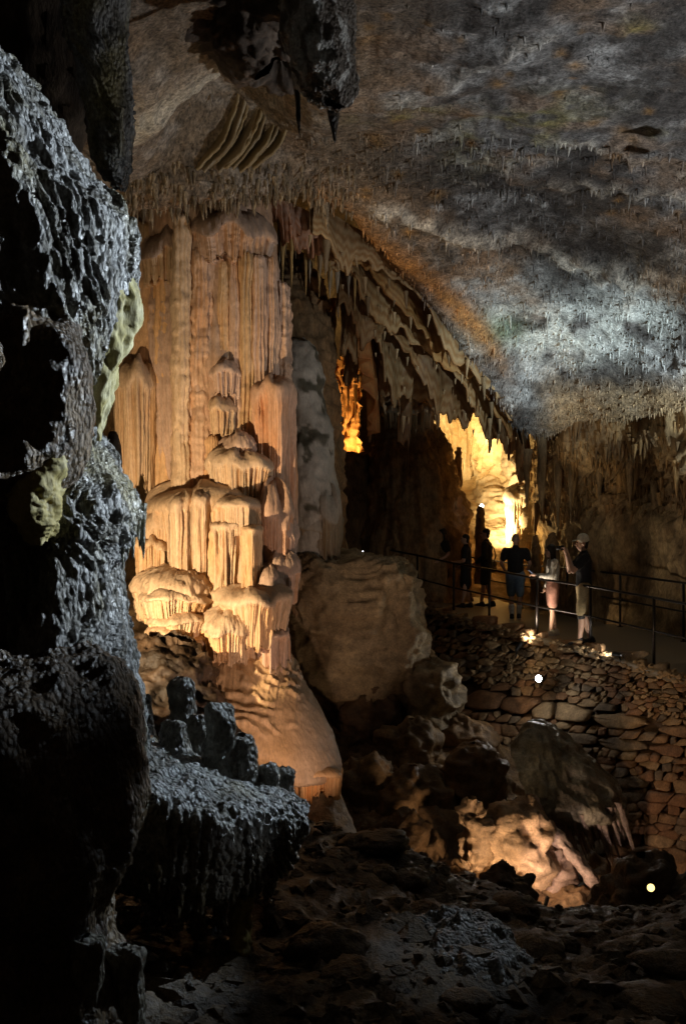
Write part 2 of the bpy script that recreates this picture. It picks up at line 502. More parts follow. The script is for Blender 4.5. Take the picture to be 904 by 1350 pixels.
def blob(name, secs, nt, na, mat, colf, seed=0, big=0.08, bs=0.6, mid=0.04, ms=0.2, fine=0.0, fs=0.07, pop=0.0, ps=0.05,
         power=2.0, parent=None, arc=(0, 360), stretch=(1, 1, 1), popst=(1, 1, 1.5), drip=None):
    V, T, A, full = loft(secs, nt, na, arc, power)
    N = outward(V, full)
    if drip:
        amp_, gap_ = drip
        hu = np.cumsum(np.linalg.norm(np.diff(V, axis=1, prepend=V[:, :1]), axis=-1), axis=1)
        u = hu / gap_ + 1.5 * fbm(V, 0.35, 2, seed + 40)
        fl = flute_fn(u, V[..., 2] * 1.2, seed + 41, warp=0.9)
        bead = 0.5 + 0.5 * vnoise(np.stack([np.floor(u) * 1.3, V[..., 2] / 0.055, 0 * u], -1), seed + 42)
        pat = sstep(-0.35, 0.2, fbm(V, 0.3, 2, seed + 43))
        V = V + N * (amp_ * (fl - 0.5) * (0.45 + 0.8 * bead) * (0.35 + 0.65 * pat))[..., None]
    d = big * fbm(V, bs, 3, seed, stretch=stretch) + mid * fbm(V, ms, 3, seed + 3, ridged=True, stretch=stretch)
    V = V + N * d[..., None]
    if fine or pop:
        N = outward(V, full)
        d = 0
        if fine: d = d + fine * fbm(V, fs, 2, seed + 5)
        if pop: d = d + pop * (0.5 - cell(V, ps, seed + 7, popst))
        V = V + N * d[..., None]
    cc = colf(V) if callable(colf) else np.broadcast_to(np.asarray(colf), V.shape)
    return grid_obj(name, V, mat, full, cc, parent)

def cones(name, pts, rads, lens, mat, col, parent=None, sides=6, seed=0, lean=0.08):
    """many thin stalactites in one mesh"""
    pts, rads, lens = np.asarray(pts), np.asarray(rads), np.asarray(lens)
    n = len(pts)
    rng = np.random.default_rng(seed)
    a = np.linspace(0, 2 * math.pi, sides, endpoint=False)
    ring = np.stack([np.cos(a), np.sin(a), 0 * a], -1)
    lv = [(1.15, 0.06), (0.72, -0.35), (0.35, -0.8)]
    ln = (rng.normal(size=(n, 3)) * lean) * lens[:, None]
    ln[:, 2] = 0
    V = []
    for r, h in lv:
        p = pts + ln * max(0, -h)
        p = p + np.array([0, 0, 1]) * (lens * h)[:, None]
        V.append(p[:, None, :] + ring[None] * (rads * r)[:, None, None])
    tip = pts + ln + np.array([0, 0, -1]) * lens[:, None]
    m = len(lv) * sides + 1
    allV = np.concatenate([np.concatenate(V, axis=1), tip[:, None, :]], axis=1)
    q, t = [], []
    for l in range(len(lv) - 1):
        for j in range(sides):
            j2 = (j + 1) % sides
            q.append((l * sides + j, (l + 1) * sides + j, (l + 1) * sides + j2, l * sides + j2))
    l = len(lv) - 1
    for j in range(sides):
        t.append((l * sides + j, len(lv) * sides, l * sides + (j + 1) % sides))
    off = (np.arange(n) * m)[:, None, None]
    Q = (np.array(q)[None] + off).reshape(-1, 4)
    Tt = (np.array(t)[None] + off).reshape(-1, 3)
    col = np.asarray(col)
    if col.ndim == 1:
        col = np.broadcast_to(col, (n, 3))
    cc = np.repeat(col[:, None, :], m, 1)
    return link(name, mesh_np(name, allV.reshape(-1, 3), Q, Tt, cc.reshape(-1, 3)), mat, parent)

NUM = ('one two three four five six seven eight nine ten eleven twelve thirteen fourteen fifteen sixteen seventeen eighteen nineteen twenty '
       'twenty-one twenty-two twenty-three twenty-four twenty-five twenty-six').split()

def stalactite(name, px, py, D, wpx, lpx, mat, col, label=None, group=None, seed=0, parent=None, flat=1.0, lean=0.0, blunt=0.0, up=0.25):
    """one hanging stalactite, rooted a little inside the rock above"""
    x, y, z = W(px, py, D)
    k = D / F
    w, l = wpx * k / 2, lpx * k
    nt, na = 22, 14
    t = np.linspace(0, 1, nt)
    prof = (1 - t) ** 0.75 * (1 - blunt) + blunt * np.sqrt(np.clip(1 - t ** 6, 0, 1))
    prof = prof * (1 + 0.12 * np.sin(t * 9 + seed)) + 0.25 * np.exp(-t * 14)
    a = np.linspace(0, 2 * math.pi, na, endpoint=False)
    V = np.empty((nt, na, 3))
    zz = up * l * 0.4 - t * l * (1 + up * 0.4)
    V[..., 0] = x + w * prof[:, None] * np.cos(a)[None] + (lean * l * t)[:, None]
    V[..., 1] = y + w * flat * prof[:, None] * np.sin(a)[None]
    V[..., 2] = z + zz[:, None]
    N = outward(V, True)
    V = V + N * (w * 0.22 * fbm(V, w * 0.9, 3, seed, stretch=(1, 1, 3)))[..., None]
    v = fbm(V, w * 1.2, 2, seed + 4, stretch=(1, 1, 4))
    cc = mixc(np.asarray(col), np.asarray(col) * 0.6, sstep(-0.2, 0.6, v))
    o = grid_obj(name, V, mat, True, cc, parent)
    if label: prop(o, label, 'stalactite', group)
    return o

def drapery(name, top, bot, D0, thick, mat, col, nt=60, na=120, seed=0, wav=0.05, label=None, group=None, band=None, parent=None, freq=7.0, rag=0.0):
    """a hanging mineral sheet; top/bot are lists of (px,py,D), solid thickness"""
    A = catmull(np.array([W(*p) for p in top]), na)
    B = catmull(np.array([W(*p) for p in bot]), na)
    t = np.linspace(0, 1, nt)[:, None, None]
    L1 = np.linspace(0, 1, na)
    z1 = 0 * L1
    hang = 1 + rag * (vnoise(np.stack([L1 * freq * 3.3, z1, z1 + 2.2], -1), seed + 9) + 0.6 * vnoise(np.stack([L1 * freq * 9, z1, z1], -1), seed + 10))
    hang = np.maximum(hang, 0.15)[None, :, None]
    V = A[None] * (1 - t * hang) + B[None] * t * hang
    L = L1[None, :] + 0 * t[..., 0]
    N = gnormals(V)
    ph = vnoise(np.stack([L * freq, 0.3 * t[..., 0] + 0 * L, 0 * L + seed], -1), seed)
    w = wav * np.sin(L * freq * 3.1 + 3 * ph) * (0.25 + t[..., 0]) + 0.03 * fbm(V, 0.5, 2, seed + 1) + 0.008 * fbm(V, 0.10, 2, seed + 11, stretch=(1, 1, 3))
    V = V + N * w[..., None]
    th = thick * (1.0 - 0.55 * t[..., 0]) * (1 + 0.25 * fbm(V, 0.2, 2, seed + 2))
    Fv = V + N * th[..., None] * 0.5
    Bv = V - N * th[..., None] * 0.5
    allV = np.concatenate([Fv, Bv[::-1]], axis=0)     # closed strip round the lower edge
    nn = allV.shape[0]
    Vc = np.concatenate([allV, allV[:1]], axis=0)
    v = fbm(allV, 0.25, 3, seed + 3, stretch=(1, 1, 1))
    bands = 0.5 + 0.5 * np.sin(np.concatenate([t[..., 0] + 0 * L, (t[..., 0] + 0 * L)[::-1]], 0) * 26 + 3 * v)
    cc = mixc(np.asarray(col), np.asarray(band if band is not None else np.asarray(col) * np.array((0.8, 0.55, 0.35))), bands * 0.85)
    t2 = np.concatenate([t[..., 0] + 0 * L, (t[..., 0] + 0 * L)[::-1]], 0)
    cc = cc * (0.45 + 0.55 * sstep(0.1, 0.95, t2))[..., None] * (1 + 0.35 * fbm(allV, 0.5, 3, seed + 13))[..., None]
    cc = np.concatenate([cc, cc[:1]], 0)
    o = grid_obj(name, Vc, mat, False, cc, parent)
    if label: prop(o, label, 'drapery', group)
    return o

# ================================================================== SETTING: ceiling
LIP = []
cd = [
    (-160, [235, 205, 175, 145, 115, 70, -30, -220], [13.0, 12.5, 11.9, 11.3, 10.6, 9.6, 8.2, 6.0]),
    (60,   [250, 225, 195, 170, 150, 120, 0, -180],   [13.1, 12.8, 12.3, 11.8, 11.2, 10.0, 8.5, 6.5]),
    (170,  [262, 245, 225, 205, 192, 182, 60, -160],  [13.2, 13.0, 12.8, 12.2, 11.5, 10.5, 9.0, 7.0]),
    (235,  [262, 238, 190, 135, 112, 138, 25, -160],  [13.2, 13.1, 13.0, 12.5, 11.5, 10.5, 9.0, 7.0]),
    (300,  [258, 238, 170, 100, 62, 92, 5, -160],    [13.3, 13.2, 13.1, 12.6, 11.5, 10.6, 9.0, 7.0]),
    (355,  [252, 238, 180, 120, 90, 72, -5, -160],    [13.6, 13.4, 13.1, 12.5, 11.5, 10.5, 9.0, 7.0]),
    (415,  [258, 240, 205, 165, 130, 95, 0, -160],    [14.2, 13.8, 13.1, 12.2, 11.3, 10.3, 8.8, 7.0]),
    (475,  [288, 262, 225, 180, 140, 95, 0, -160],    [15.2, 14.6, 13.7, 12.6, 11.5, 10.4, 8.8, 7.0]),
    (560,  [392, 330, 265, 205, 150, 95, 0, -160],    [17.5, 16.2, 14.8, 13.3, 11.8, 10.4, 8.8, 7.0]),
    (635,  [485, 400, 300, 220, 155, 95, 0, -160],    [19.5, 18.0, 15.8, 13.8, 12.0, 10.4, 8.8, 7.0]),
    (690,  [560, 445, 330, 235, 160, 95, 0, -160],    [20.6, 19.0, 16.5, 14.0, 12.0, 10.4, 8.8, 7.0]),
    (760,  [555, 455, 345, 245, 165, 95, 0, -160],    [20.6, 19.0, 16.5, 14.0, 12.0, 10.4, 8.8, 7.0]),
    (850,  [540, 445, 345, 245, 165, 95, 0, -160],    [19.2, 17.8, 15.8, 13.6, 11.8, 10.3, 8.8, 7.0]),
    (925,  [530, 435, 335, 240, 160, 95, 0, -160],    [17.7, 16.5, 15.0, 13.2, 11.6, 10.2, 8.7, 7.0]),
    (1050, [510, 415, 325, 235, 160, 95, 0, -160],    [15.7, 14.8, 13.6, 12.2, 11.2, 10.0, 8.6, 7.0]),
    (1300, [490, 400, 315, 230, 160, 90, -10, -160],  [13.5, 12.8, 12.0, 11.0, 10.2, 9.3, 8.2, 7.0]),
]
cols = []
for px, ys, Ds in cd:
    c = [(px, y, D) for y, D in zip(ys, Ds)]
    x, Y, z = W(*c[0])
    # turn up behind the lip so that the ceiling slab has a back
    up = [(x, Y + 1.6, z + 1.9), (x, Y + 0.45, z + 0.35)]
    inv = [((452 + X / y_ * F), 705 - (Z - CAMZ) / y_ * F, y_) for X, y_, Z in up]
    cols.append(inv + c)
NT, NA = 270, 430
V = patch(cols, NT, NA)
N = gnormals(V)
N, sg = orient(V, N, (0, 8, 0))
def to_px(V):
    return 452 + V[..., 0] / V[..., 1] * F, 705 - (V[..., 2] - CAMZ) / V[..., 1] * F
PX, PY = to_px(V)
d = 0.16 * fbm(V, 1.6, 3, 1) + 0.07 * fbm(V, 0.55, 4, 2, ridged=True, stretch=(1.5, 1, 1)) + 0.022 * fbm(V, 0.14, 3, 3, ridged=True)
# a long broken drip ledge across the slab, and a second one nearer
def ledge(PX, PY, pts, h):
    y = np.interp(PX, [p[0] for p in pts], [p[1] for p in pts])
    m = sstep(pts[0][0] - 20, pts[0][0] + 40, PX) * (1 - sstep(pts[-1][0] - 10, pts[-1][0] + 40, PX))
    e = (PY - y) + 6 * vnoise(np.stack([PX / 22, 0 * PX, 0 * PX], -1), 77)
    return m * np.exp(-(e / h) ** 2), m * sstep(-4, 4, e)
l1, s1 = ledge(PX, PY, [(480, 268), (550, 285), (640, 305), (700, 315), (740, 335), (800, 352), (904, 372), (1000, 380)], 9)
l2, s2 = ledge(PX, PY, [(600, 235), (700, 242), (800, 250), (904, 262)], 5)
l3, s3 = ledge(PX, PY, [(720, 178), (800, 195), (904, 240), (960, 260)], 5)
l4, s4 = ledge(PX, PY, [(470, 130), (560, 120), (640, 70), (720, 40)], 8)
d = d + 0.11 * l1 + 0.05 * s1 + 0.045 * l2 + 0.04 * l3 + 0.05 * l4
V = V + N * d[..., None]
# colours of the ceiling
n1 = fbm(V, 1.1, 4, 21); n2 = fbm(V, 0.35, 4, 22); n3 = fbm(V, 2.5, 2, 23)
n4 = fbm(V, 0.12, 4, 24, stretch=(1.6, 1.6, 0.8))
cc = mixc(np.array((0.075, 0.07, 0.066)), np.array((0.25, 0.25, 0.245)), sstep(-0.4, 0.5, n1 + 0.6 * n2 + 0.7 * n4))
cc = mixc(cc, np.array((0.46, 0.48, 0.48)), sstep(0.2, 0.6, n2 + 0.5 * n1 + 0.5 * n4) * 0.6)
gw = sstep(440, 640, PX)
cc = mixc(cc, np.array((0.30, 0.20, 0.12)), sstep(0.0, 0.4, n3) * 0.5)
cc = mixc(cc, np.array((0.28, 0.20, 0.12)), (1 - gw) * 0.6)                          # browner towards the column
och = np.exp(-(((PX - 690) + (PY - 165) * 1.1) / 70) ** 2 - ((PY - 165) / 38) ** 2) + np.exp(-((PX - 535) / 60) ** 2 - ((PY - 150) / 14) ** 2) \
    + np.exp(-((PX - 870) / 18) ** 2 - ((PY - 175) / 8) ** 2) + np.exp(-((PX - 840) / 20) ** 2 - ((PY - 25) / 14) ** 2)
cc = mixc(cc, np.array((0.30, 0.27, 0.06)), np.clip(och, 0, 1) * sstep(-0.25, 0.25, n2) * 0.75)
for q in range(34):                                                                  # scattered ochre spots
    qx, qy = RNG.uniform(470, 900), RNG.uniform(20, 300)
    r_ = RNG.uniform(5, 14)
    cc = mixc(cc, np.array((0.36, 0.20, 0.06)), np.exp(-((PX - qx) / r_) ** 2 - ((PY - qy) / (r_ * 0.5)) ** 2) * 0.7)
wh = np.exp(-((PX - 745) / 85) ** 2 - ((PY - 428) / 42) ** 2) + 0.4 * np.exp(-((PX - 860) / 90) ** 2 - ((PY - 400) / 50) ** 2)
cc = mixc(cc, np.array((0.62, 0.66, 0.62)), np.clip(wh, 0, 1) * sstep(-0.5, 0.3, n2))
cc = mixc(cc, np.array((0.16, 0.24, 0.14)), np.exp(-((PX - 650) / 40) ** 2 - ((PY - 430) / 22) ** 2) * 0.6)
# orange flowstone band just inside the lip
by = np.interp(PX, [340, 420, 470, 560, 640, 690], [262, 268, 300, 365, 440, 520])
bnd = np.exp(-((PY - by) / 24) ** 2) * sstep(380, 450, PX) * (1 - sstep(620, 690, PX))
cc = mixc(cc, np.array((0.36, 0.17, 0.045)), bnd * 0.9)
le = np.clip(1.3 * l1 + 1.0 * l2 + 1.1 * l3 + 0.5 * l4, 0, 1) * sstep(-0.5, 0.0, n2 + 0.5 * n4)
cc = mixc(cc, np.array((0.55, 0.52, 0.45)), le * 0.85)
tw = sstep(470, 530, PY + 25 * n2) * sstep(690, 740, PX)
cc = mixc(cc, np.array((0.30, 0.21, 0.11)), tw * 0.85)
cc = mixc(cc, np.array((0.30, 0.20, 0.12)), sstep(0.05, 0.5, fbm(V, 0.7, 3, 25)) * (1 - sstep(380, 430, PY)) * 0.55)
rim = np.exp(-((PY - np.interp(PX, [150, 235, 300, 345], [200, 140, 95, 80])) / 16) ** 2) * sstep(140, 180, PX) * (1 - sstep(320, 350, PX)) * (V[..., 1] < 11.3)
cc = mixc(cc, np.array((0.48, 0.44, 0.36)), rim * 0.8)
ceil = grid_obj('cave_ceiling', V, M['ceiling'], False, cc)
prop(ceil, kind='structure')
CEIL_V, CEIL_N, CEIL_C, CEIL_PX, CEIL_PY = V, N, cc, PX, PY

# fine straws all over the ceiling
idx = RNG.integers(0, NT * NA, 20000)
fV, fC, fx, fy, fn = V.reshape(-1, 3)[idx], cc.reshape(-1, 3)[idx], PX.ravel()[idx], PY.ravel()[idx], n2.ravel()[idx]
# even density in the world rather than in the grid
wgt = (fx > -40) & (fx < 960) & (fy > -60)
dens = 0.10 * (1 - 0.85 * ((fx < 400) & (fy < 235))) + 0.25 * (fn > 0.05) * (fx > 400) + 0.5 * ((fx > 600) & (fy > 330)) + 0.35 * (fx > 480)
dens = dens * np.where(fV[:, 1] < 12.5, 0.10 * (fn > 0.15), 1.0)
keep = wgt & (RNG.random(len(idx)) < dens)
fV, fC = fV[keep], fC[keep]
n = len(fV)
ln = (RNG.gamma(2.0, 0.028, n) + 0.02) * np.where(fV[:, 1] < 12.5, 0.6, 1.0)
cones('straw_stalactites', fV, RNG.uniform(0.006, 0.018, n) + ln * 0.06, ln, M['ceiling'], np.clip(fC * RNG.uniform(0.9, 1.7, (n, 1)), 0, 0.8), sides=5, seed=3)
prop(bpy.data.objects['straw_stalactites'], 'countless fine straw stalactites bristling all over the ceiling', 'stalactites', kind='stuff')

# ================================================================== SETTING: right wall and back of the hall
wc = [
    (712,  [(510, 22.9), (590, 24.2), (650, 26.0), (720, 27.0), (800, 27.2), (840, 27.2)]),
    (724,  [(508, 21.4), (590, 22.2), (650, 23.6), (720, 24.6), (800, 25.0), (840, 25.0)]),
    (745,  [(500, 20.9), (580, 21.0), (640, 22.0), (705, 22.6), (770, 22.8), (835, 22.9)]),
    (800,  [(490, 20.3), (580, 20.2), (635, 21.2), (670, 20.8), (740, 20.9), (850, 20.6)]),
    (850,  [(480, 19.5), (575, 19.4), (640, 20.2), (690, 19.8), (760, 19.8), (865, 19.2)]),
    (925,  [(470, 18.1), (575, 17.9), (640, 18.5), (700, 18.3), (770, 18.0), (880, 17.5)]),
    (1050, [(460, 16.2), (575, 15.8), (640, 16.2), (700, 16.0), (780, 15.8), (900, 15.4)]),
    (1300, [(470, 13.2), (575, 13.5), (640, 13.8), (700, 13.6), (790, 13.4), (930, 13.0)]),
]
V = patch([[(px, y, D) for y, D in c] for px, c in wc], 190, 300)
N, _ = orient(V, gnormals(V), (0, 8, 1))
PX, PY = to_px(V)
hu = np.cumsum(np.linalg.norm(np.diff(V, axis=1, prepend=V[:, :1]), axis=-1), axis=1)
fl = flute_fn(hu / 0.16, V[..., 2] * 0.8, 41, warp=1.6)
flb = flute_fn(hu / 0.5, V[..., 2] * 0.8, 42, warp=1.3)
mask = sstep(560, 620, PY) * (1 - 0.5 * sstep(720, 760, PY))
d = 0.22 * fbm(V, 1.3, 3, 31) + 0.12 * fbm(V, 0.45, 3, 32, ridged=True, stretch=(1, 1, 1.8)) + mask * (0.05 * fl + 0.14 * flb) + 0.03 * fbm(V, 0.13, 3, 33, ridged=True)
V = V + N * d[..., None]
n1 = fbm(V, 0.8, 4, 34); n2 = fbm(V, 0.25, 3, 35)
cc = mixc(np.array((0.17, 0.11, 0.055)), np.array((0.40, 0.28, 0.14)), sstep(-0.4, 0.45, n1 + 0.5 * n2))
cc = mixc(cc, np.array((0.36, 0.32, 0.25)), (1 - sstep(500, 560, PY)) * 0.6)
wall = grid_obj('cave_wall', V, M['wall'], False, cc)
prop(wall, kind='structure')
idx = RNG.integers(0, V.shape[0] * V.shape[1], 6000)
fV, fC, fy = V.reshape(-1, 3)[idx], cc.reshape(-1, 3)[idx], PY.ravel()[idx]
k = (fy < 680) & (fy > 545)
fV, fC = fV[k][:1300], fC[k][:1300]
n = len(fV)
fC = fC * np.array((0.8, 0.72, 0.6))
ln = RNG.gamma(1.6, 0.08, n) + 0.03
cones('wall_straws', fV, RNG.uniform(0.008, 0.02, n) + ln * 0.09, ln, M['wall'], fC * RNG.uniform(0.8, 1.4, (n, 1)), sides=6, seed=4)
prop(bpy.data.objects['wall_straws'], 'short tan straw stalactites crowding the upper right cave wall', 'stalactites', kind='stuff')

# back hall: ceiling and wall behind the lip and the column
bc = [
    (-500, [(-420, 9.0), (-250, 14), (60, 20), (330, 22), (700, 22), (1000, 19)]),
    (-100, [(-420, 11), (-150, 16), (120, 24), (330, 27), (700, 27), (900, 25)]),
    (200,  [(-320, 13.5), (-60, 18), (180, 26), (400, 32), (700, 33), (830, 32)]),
    (450,  [(-220, 15.5), (20, 20), (220, 28), (420, 34), (690, 35), (800, 34)]),
    (560,  [(0, 18), (180, 23), (330, 29), (470, 33), (690, 33.5), (790, 33)]),
    (640,  [(150, 20.5), (300, 25), (420, 29), (520, 31.5), (680, 31.5), (790, 31)]),
    (720,  [(300, 21.5), (400, 25), (500, 28), (560, 29), (690, 28.5), (790, 28)]),
    (800,  [(380, 22.5), (450, 24), (520, 26), (580, 26.5), (690, 26.5), (800, 26)]),
]
V = patch([[(px, y, D) for y, D in c] for px, c in bc], 110, 180)
N, _ = orient(V, gnormals(V), (0, 8, 1))
hu = np.cumsum(np.linalg.norm(np.diff(V, axis=1, prepend=V[:, :1]), axis=-1), axis=1)
d = 0.35 * fbm(V, 2.2, 3, 51) + 0.2 * fbm(V, 0.8, 3, 52, ridged=True) + 0.12 * flute_fn(hu / 0.45, V[..., 2], 53, warp=1.4)
V = V + N * d[..., None]
n1 = fbm(V, 0.9, 4, 54)
cc = mixc(np.array((0.20, 0.13, 0.07)), np.array((0.46, 0.33, 0.18)), sstep(-0.4, 0.5, n1))
prop(grid_obj('cave_back_wall', V, M['wall'], False, cc), kind='structure')

# ================================================================== the great fluted column
col_root = empty('flowstone_column', W(300, 1010, 14.2), 'tall pink and tan fluted flowstone column with tiered curtains, lit from below', 'flowstone column')
CR = col_root
pillar('shaft_core', [(205, 325, 235, 14.5, 0.5), (190, 350, 262, 14.5, 0.62), (182, 360, 300, 14.5, 0.75), (180, 372, 400, 14.5, 0.8),
                      (178, 378, 480, 14.5, 0.85), (190, 380, 600, 14.5, 0.85), (205, 380, 700, 14.5, 0.95), (205, 380, 880, 14.5, 1.0)],
       CR, seed=1, gap=7, amp=0.02, nt=130, na=150, rough=0.03, col=PINK * 0.85, big=0.06)
def plr(x0, x1, y0, y1, D, seed, gap=3.6, amp=0.016, rough=0.012, rings=0.0, col=TAN, topw=0.72, dep=None, nt=110, na=62, wob=3):
    k = D / F
    dep = dep or (x1 - x0) / 2 * k * 1.1
    mid = (x0 + x1) / 2
    hw = (x1 - x0) / 2
    ys = np.linspace(y0, y1, 7)
    secs = []
    for i, y in enumerate(ys):
        f = topw + (1 - topw) * min(1, i / 1.5)
        j = math.sin(seed * 3.7 + i * 1.9) * wob * 0.5
        secs.append((mid - hw * f + j * 0.5, mid + hw * f + j * 0.5, y, D, dep * f))
    secs = [(mid - 2, mid + 2, y0 - 6, D, 0.03)] + secs
    return pillar('shaft_rib', secs, CR, seed=seed, gap=gap, amp=amp, rough=rough, rings=rings, col=col, nt=nt, na=na)
plr(166, 212, 300, 606, 14.15, 2, col=TAN * 0.85, gap=4.2, amp=0.02)
plr(203, 231, 318, 660, 13.98, 3, col=TAN * np.array((1, .9, .75)), gap=9, amp=0.012)
plr(227, 253, 292, 652, 13.72, 4, col=CREAM, gap=10, amp=0.014, rough=0.03, rings=0.012)
plr(250, 280, 338, 652, 13.78, 5, col=PINK * np.array((1.05, 1, .9)), gap=8, amp=0.014, rough=0.034, rings=0.02)
plr(276, 292, 346, 600, 13.86, 6, col=TAN, gap=4.0, amp=0.02)
plr(287, 306, 350, 540, 13.76, 7, col=TAN, gap=4.0, amp=0.022)
plr(300, 318, 346, 610, 13.74, 8, col=PINK, gap=4.4, amp=0.02)
plr(314, 334, 342, 600, 13.74, 9, col=TAN * np.array((1, .95, .85)), gap=4.0, amp=0.022)
plr(330, 352, 344, 560, 13.80, 10, col=PINK * 1.02, gap=3.8, amp=0.02)
plr(346, 368, 345, 530, 13.92, 11, col=PINK, gap=4.4, amp=0.02)
plr(356, 384, 378, 560, 14.10, 12, col=PINK * 0.95, gap=7, amp=0.018, rough=0.03)
plr(270, 292, 580, 700, 13.6, 13, col=TAN, gap=4.0, amp=0.02)
# the collar below the ceiling
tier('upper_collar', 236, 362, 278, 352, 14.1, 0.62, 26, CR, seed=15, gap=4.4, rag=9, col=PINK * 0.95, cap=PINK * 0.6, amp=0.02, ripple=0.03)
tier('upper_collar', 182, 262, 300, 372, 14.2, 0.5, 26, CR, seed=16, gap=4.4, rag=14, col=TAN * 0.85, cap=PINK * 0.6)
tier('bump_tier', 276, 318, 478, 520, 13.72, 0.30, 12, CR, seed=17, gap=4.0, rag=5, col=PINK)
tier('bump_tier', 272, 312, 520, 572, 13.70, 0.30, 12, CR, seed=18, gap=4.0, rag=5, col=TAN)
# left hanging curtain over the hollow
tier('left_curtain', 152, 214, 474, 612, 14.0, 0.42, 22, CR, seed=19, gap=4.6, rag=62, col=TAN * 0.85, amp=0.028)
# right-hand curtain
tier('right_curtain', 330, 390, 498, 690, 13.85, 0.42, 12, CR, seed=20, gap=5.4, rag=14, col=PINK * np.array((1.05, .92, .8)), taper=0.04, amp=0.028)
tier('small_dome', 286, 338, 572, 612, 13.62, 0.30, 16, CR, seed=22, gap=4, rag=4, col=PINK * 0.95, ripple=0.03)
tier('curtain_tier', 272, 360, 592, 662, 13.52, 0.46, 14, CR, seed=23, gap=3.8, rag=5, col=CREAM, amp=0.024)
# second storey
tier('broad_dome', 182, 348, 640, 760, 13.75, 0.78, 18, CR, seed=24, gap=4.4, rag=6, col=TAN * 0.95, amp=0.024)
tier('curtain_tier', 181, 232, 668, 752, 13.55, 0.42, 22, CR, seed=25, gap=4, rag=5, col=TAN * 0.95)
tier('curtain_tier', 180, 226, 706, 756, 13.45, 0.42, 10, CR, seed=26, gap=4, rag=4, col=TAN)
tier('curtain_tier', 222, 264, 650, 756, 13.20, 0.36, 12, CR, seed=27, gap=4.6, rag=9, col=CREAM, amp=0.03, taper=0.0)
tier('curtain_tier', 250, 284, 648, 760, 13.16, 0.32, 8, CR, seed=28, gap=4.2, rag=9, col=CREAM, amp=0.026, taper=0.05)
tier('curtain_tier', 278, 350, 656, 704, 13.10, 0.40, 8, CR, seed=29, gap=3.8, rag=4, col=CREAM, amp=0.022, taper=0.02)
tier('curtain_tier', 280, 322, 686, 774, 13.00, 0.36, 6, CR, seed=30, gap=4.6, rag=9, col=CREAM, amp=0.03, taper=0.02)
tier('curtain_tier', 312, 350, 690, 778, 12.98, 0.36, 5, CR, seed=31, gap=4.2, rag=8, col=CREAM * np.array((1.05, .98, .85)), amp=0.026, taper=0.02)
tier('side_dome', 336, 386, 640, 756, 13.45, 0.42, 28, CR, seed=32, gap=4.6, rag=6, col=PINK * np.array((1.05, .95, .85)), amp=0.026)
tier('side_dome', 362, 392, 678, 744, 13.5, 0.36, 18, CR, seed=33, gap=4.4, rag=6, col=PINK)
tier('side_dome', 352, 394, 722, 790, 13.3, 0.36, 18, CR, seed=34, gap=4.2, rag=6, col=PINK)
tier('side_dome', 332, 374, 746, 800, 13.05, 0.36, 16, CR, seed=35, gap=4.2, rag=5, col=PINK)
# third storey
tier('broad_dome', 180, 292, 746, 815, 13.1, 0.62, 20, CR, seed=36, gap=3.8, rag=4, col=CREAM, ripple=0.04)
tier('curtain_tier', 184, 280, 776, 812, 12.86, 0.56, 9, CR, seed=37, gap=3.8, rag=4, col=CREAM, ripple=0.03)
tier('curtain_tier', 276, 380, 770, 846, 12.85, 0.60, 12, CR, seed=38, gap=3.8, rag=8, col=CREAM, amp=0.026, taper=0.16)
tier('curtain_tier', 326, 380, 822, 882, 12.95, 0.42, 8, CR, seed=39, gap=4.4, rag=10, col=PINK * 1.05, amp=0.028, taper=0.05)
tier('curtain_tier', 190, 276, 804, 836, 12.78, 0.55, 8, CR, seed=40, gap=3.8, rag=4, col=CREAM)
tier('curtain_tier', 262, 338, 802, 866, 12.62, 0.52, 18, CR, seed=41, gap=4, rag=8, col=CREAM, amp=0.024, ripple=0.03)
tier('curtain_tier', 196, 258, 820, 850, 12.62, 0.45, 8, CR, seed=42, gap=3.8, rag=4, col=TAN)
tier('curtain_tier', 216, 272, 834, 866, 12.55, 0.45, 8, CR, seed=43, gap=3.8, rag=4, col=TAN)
# the long apron
V, T, A, full = loft([(300, 345, 835, 13.4, 0.2), (235, 378, 852, 13.4, 0.85), (225, 396, 890, 13.35, 1.1), (230, 418, 930, 13.25, 1.25), (250, 436, 965, 13.15, 1.25),
                      (300, 447, 990, 13.05, 1.05), (310, 453, 1006, 13.0, 1.0), (318, 450, 1016, 13.0, 0.95), (330, 440, 1018, 13.05, 0.85), (350, 420, 1014, 13.1, 0.5)], 170, 230, (-200, 20))
N = outward(V, full)
PXa, PYa = to_px(V)
gour = fbm(V, 0.30, 2, 61, stretch=(2.6, 2.6, 0.55))
sl = V[..., 2] * 8 + 2.2 * fbm(V, 0.45, 4, 62) + V[..., 0] * 3.5
saw = (sl - np.floor(sl))
wg = sstep(858, 880, PYa) * (1 - sstep(955, 990, PYa)) * (1 - sstep(380, 425, PXa))
d = wg * (0.085 * sstep(-0.4, 0.2, fbm(V, 0.25, 2, 69)) * (1 - saw) ** 2 * sstep(0, .25, saw) + 0.02 * flute_fn(V[..., 0] / 0.04, V[..., 2], 64)) + 0.05 * fbm(V, 0.6, 3, 63) + 0.006 * fbm(V, 0.05, 2, 65)
V = V + N * d[..., None]
cc = mixc(TAN * np.array((1, .95, .85)), TAN * np.array((.75, .66, .5)), sstep(950, 985, PYa) * 0.7)  # shade put into the colour: browner below the shadow boundary
cc = mixc(cc, np.array((0.42, 0.34, 0.26)), sstep(375, 410, PXa) * 0.5)  # right side greyed in the colour where the raking light fades
grid_obj('apron', V, M['flow'], False, cc, CR)
tier('apron_fringe', 372, 451, 1000, 1036, 12.75, 0.62, 8, CR, seed=44, gap=5.0, rag=8, col=TAN * np.array((1.1, .95, .7)), amp=0.03, taper=0.06)

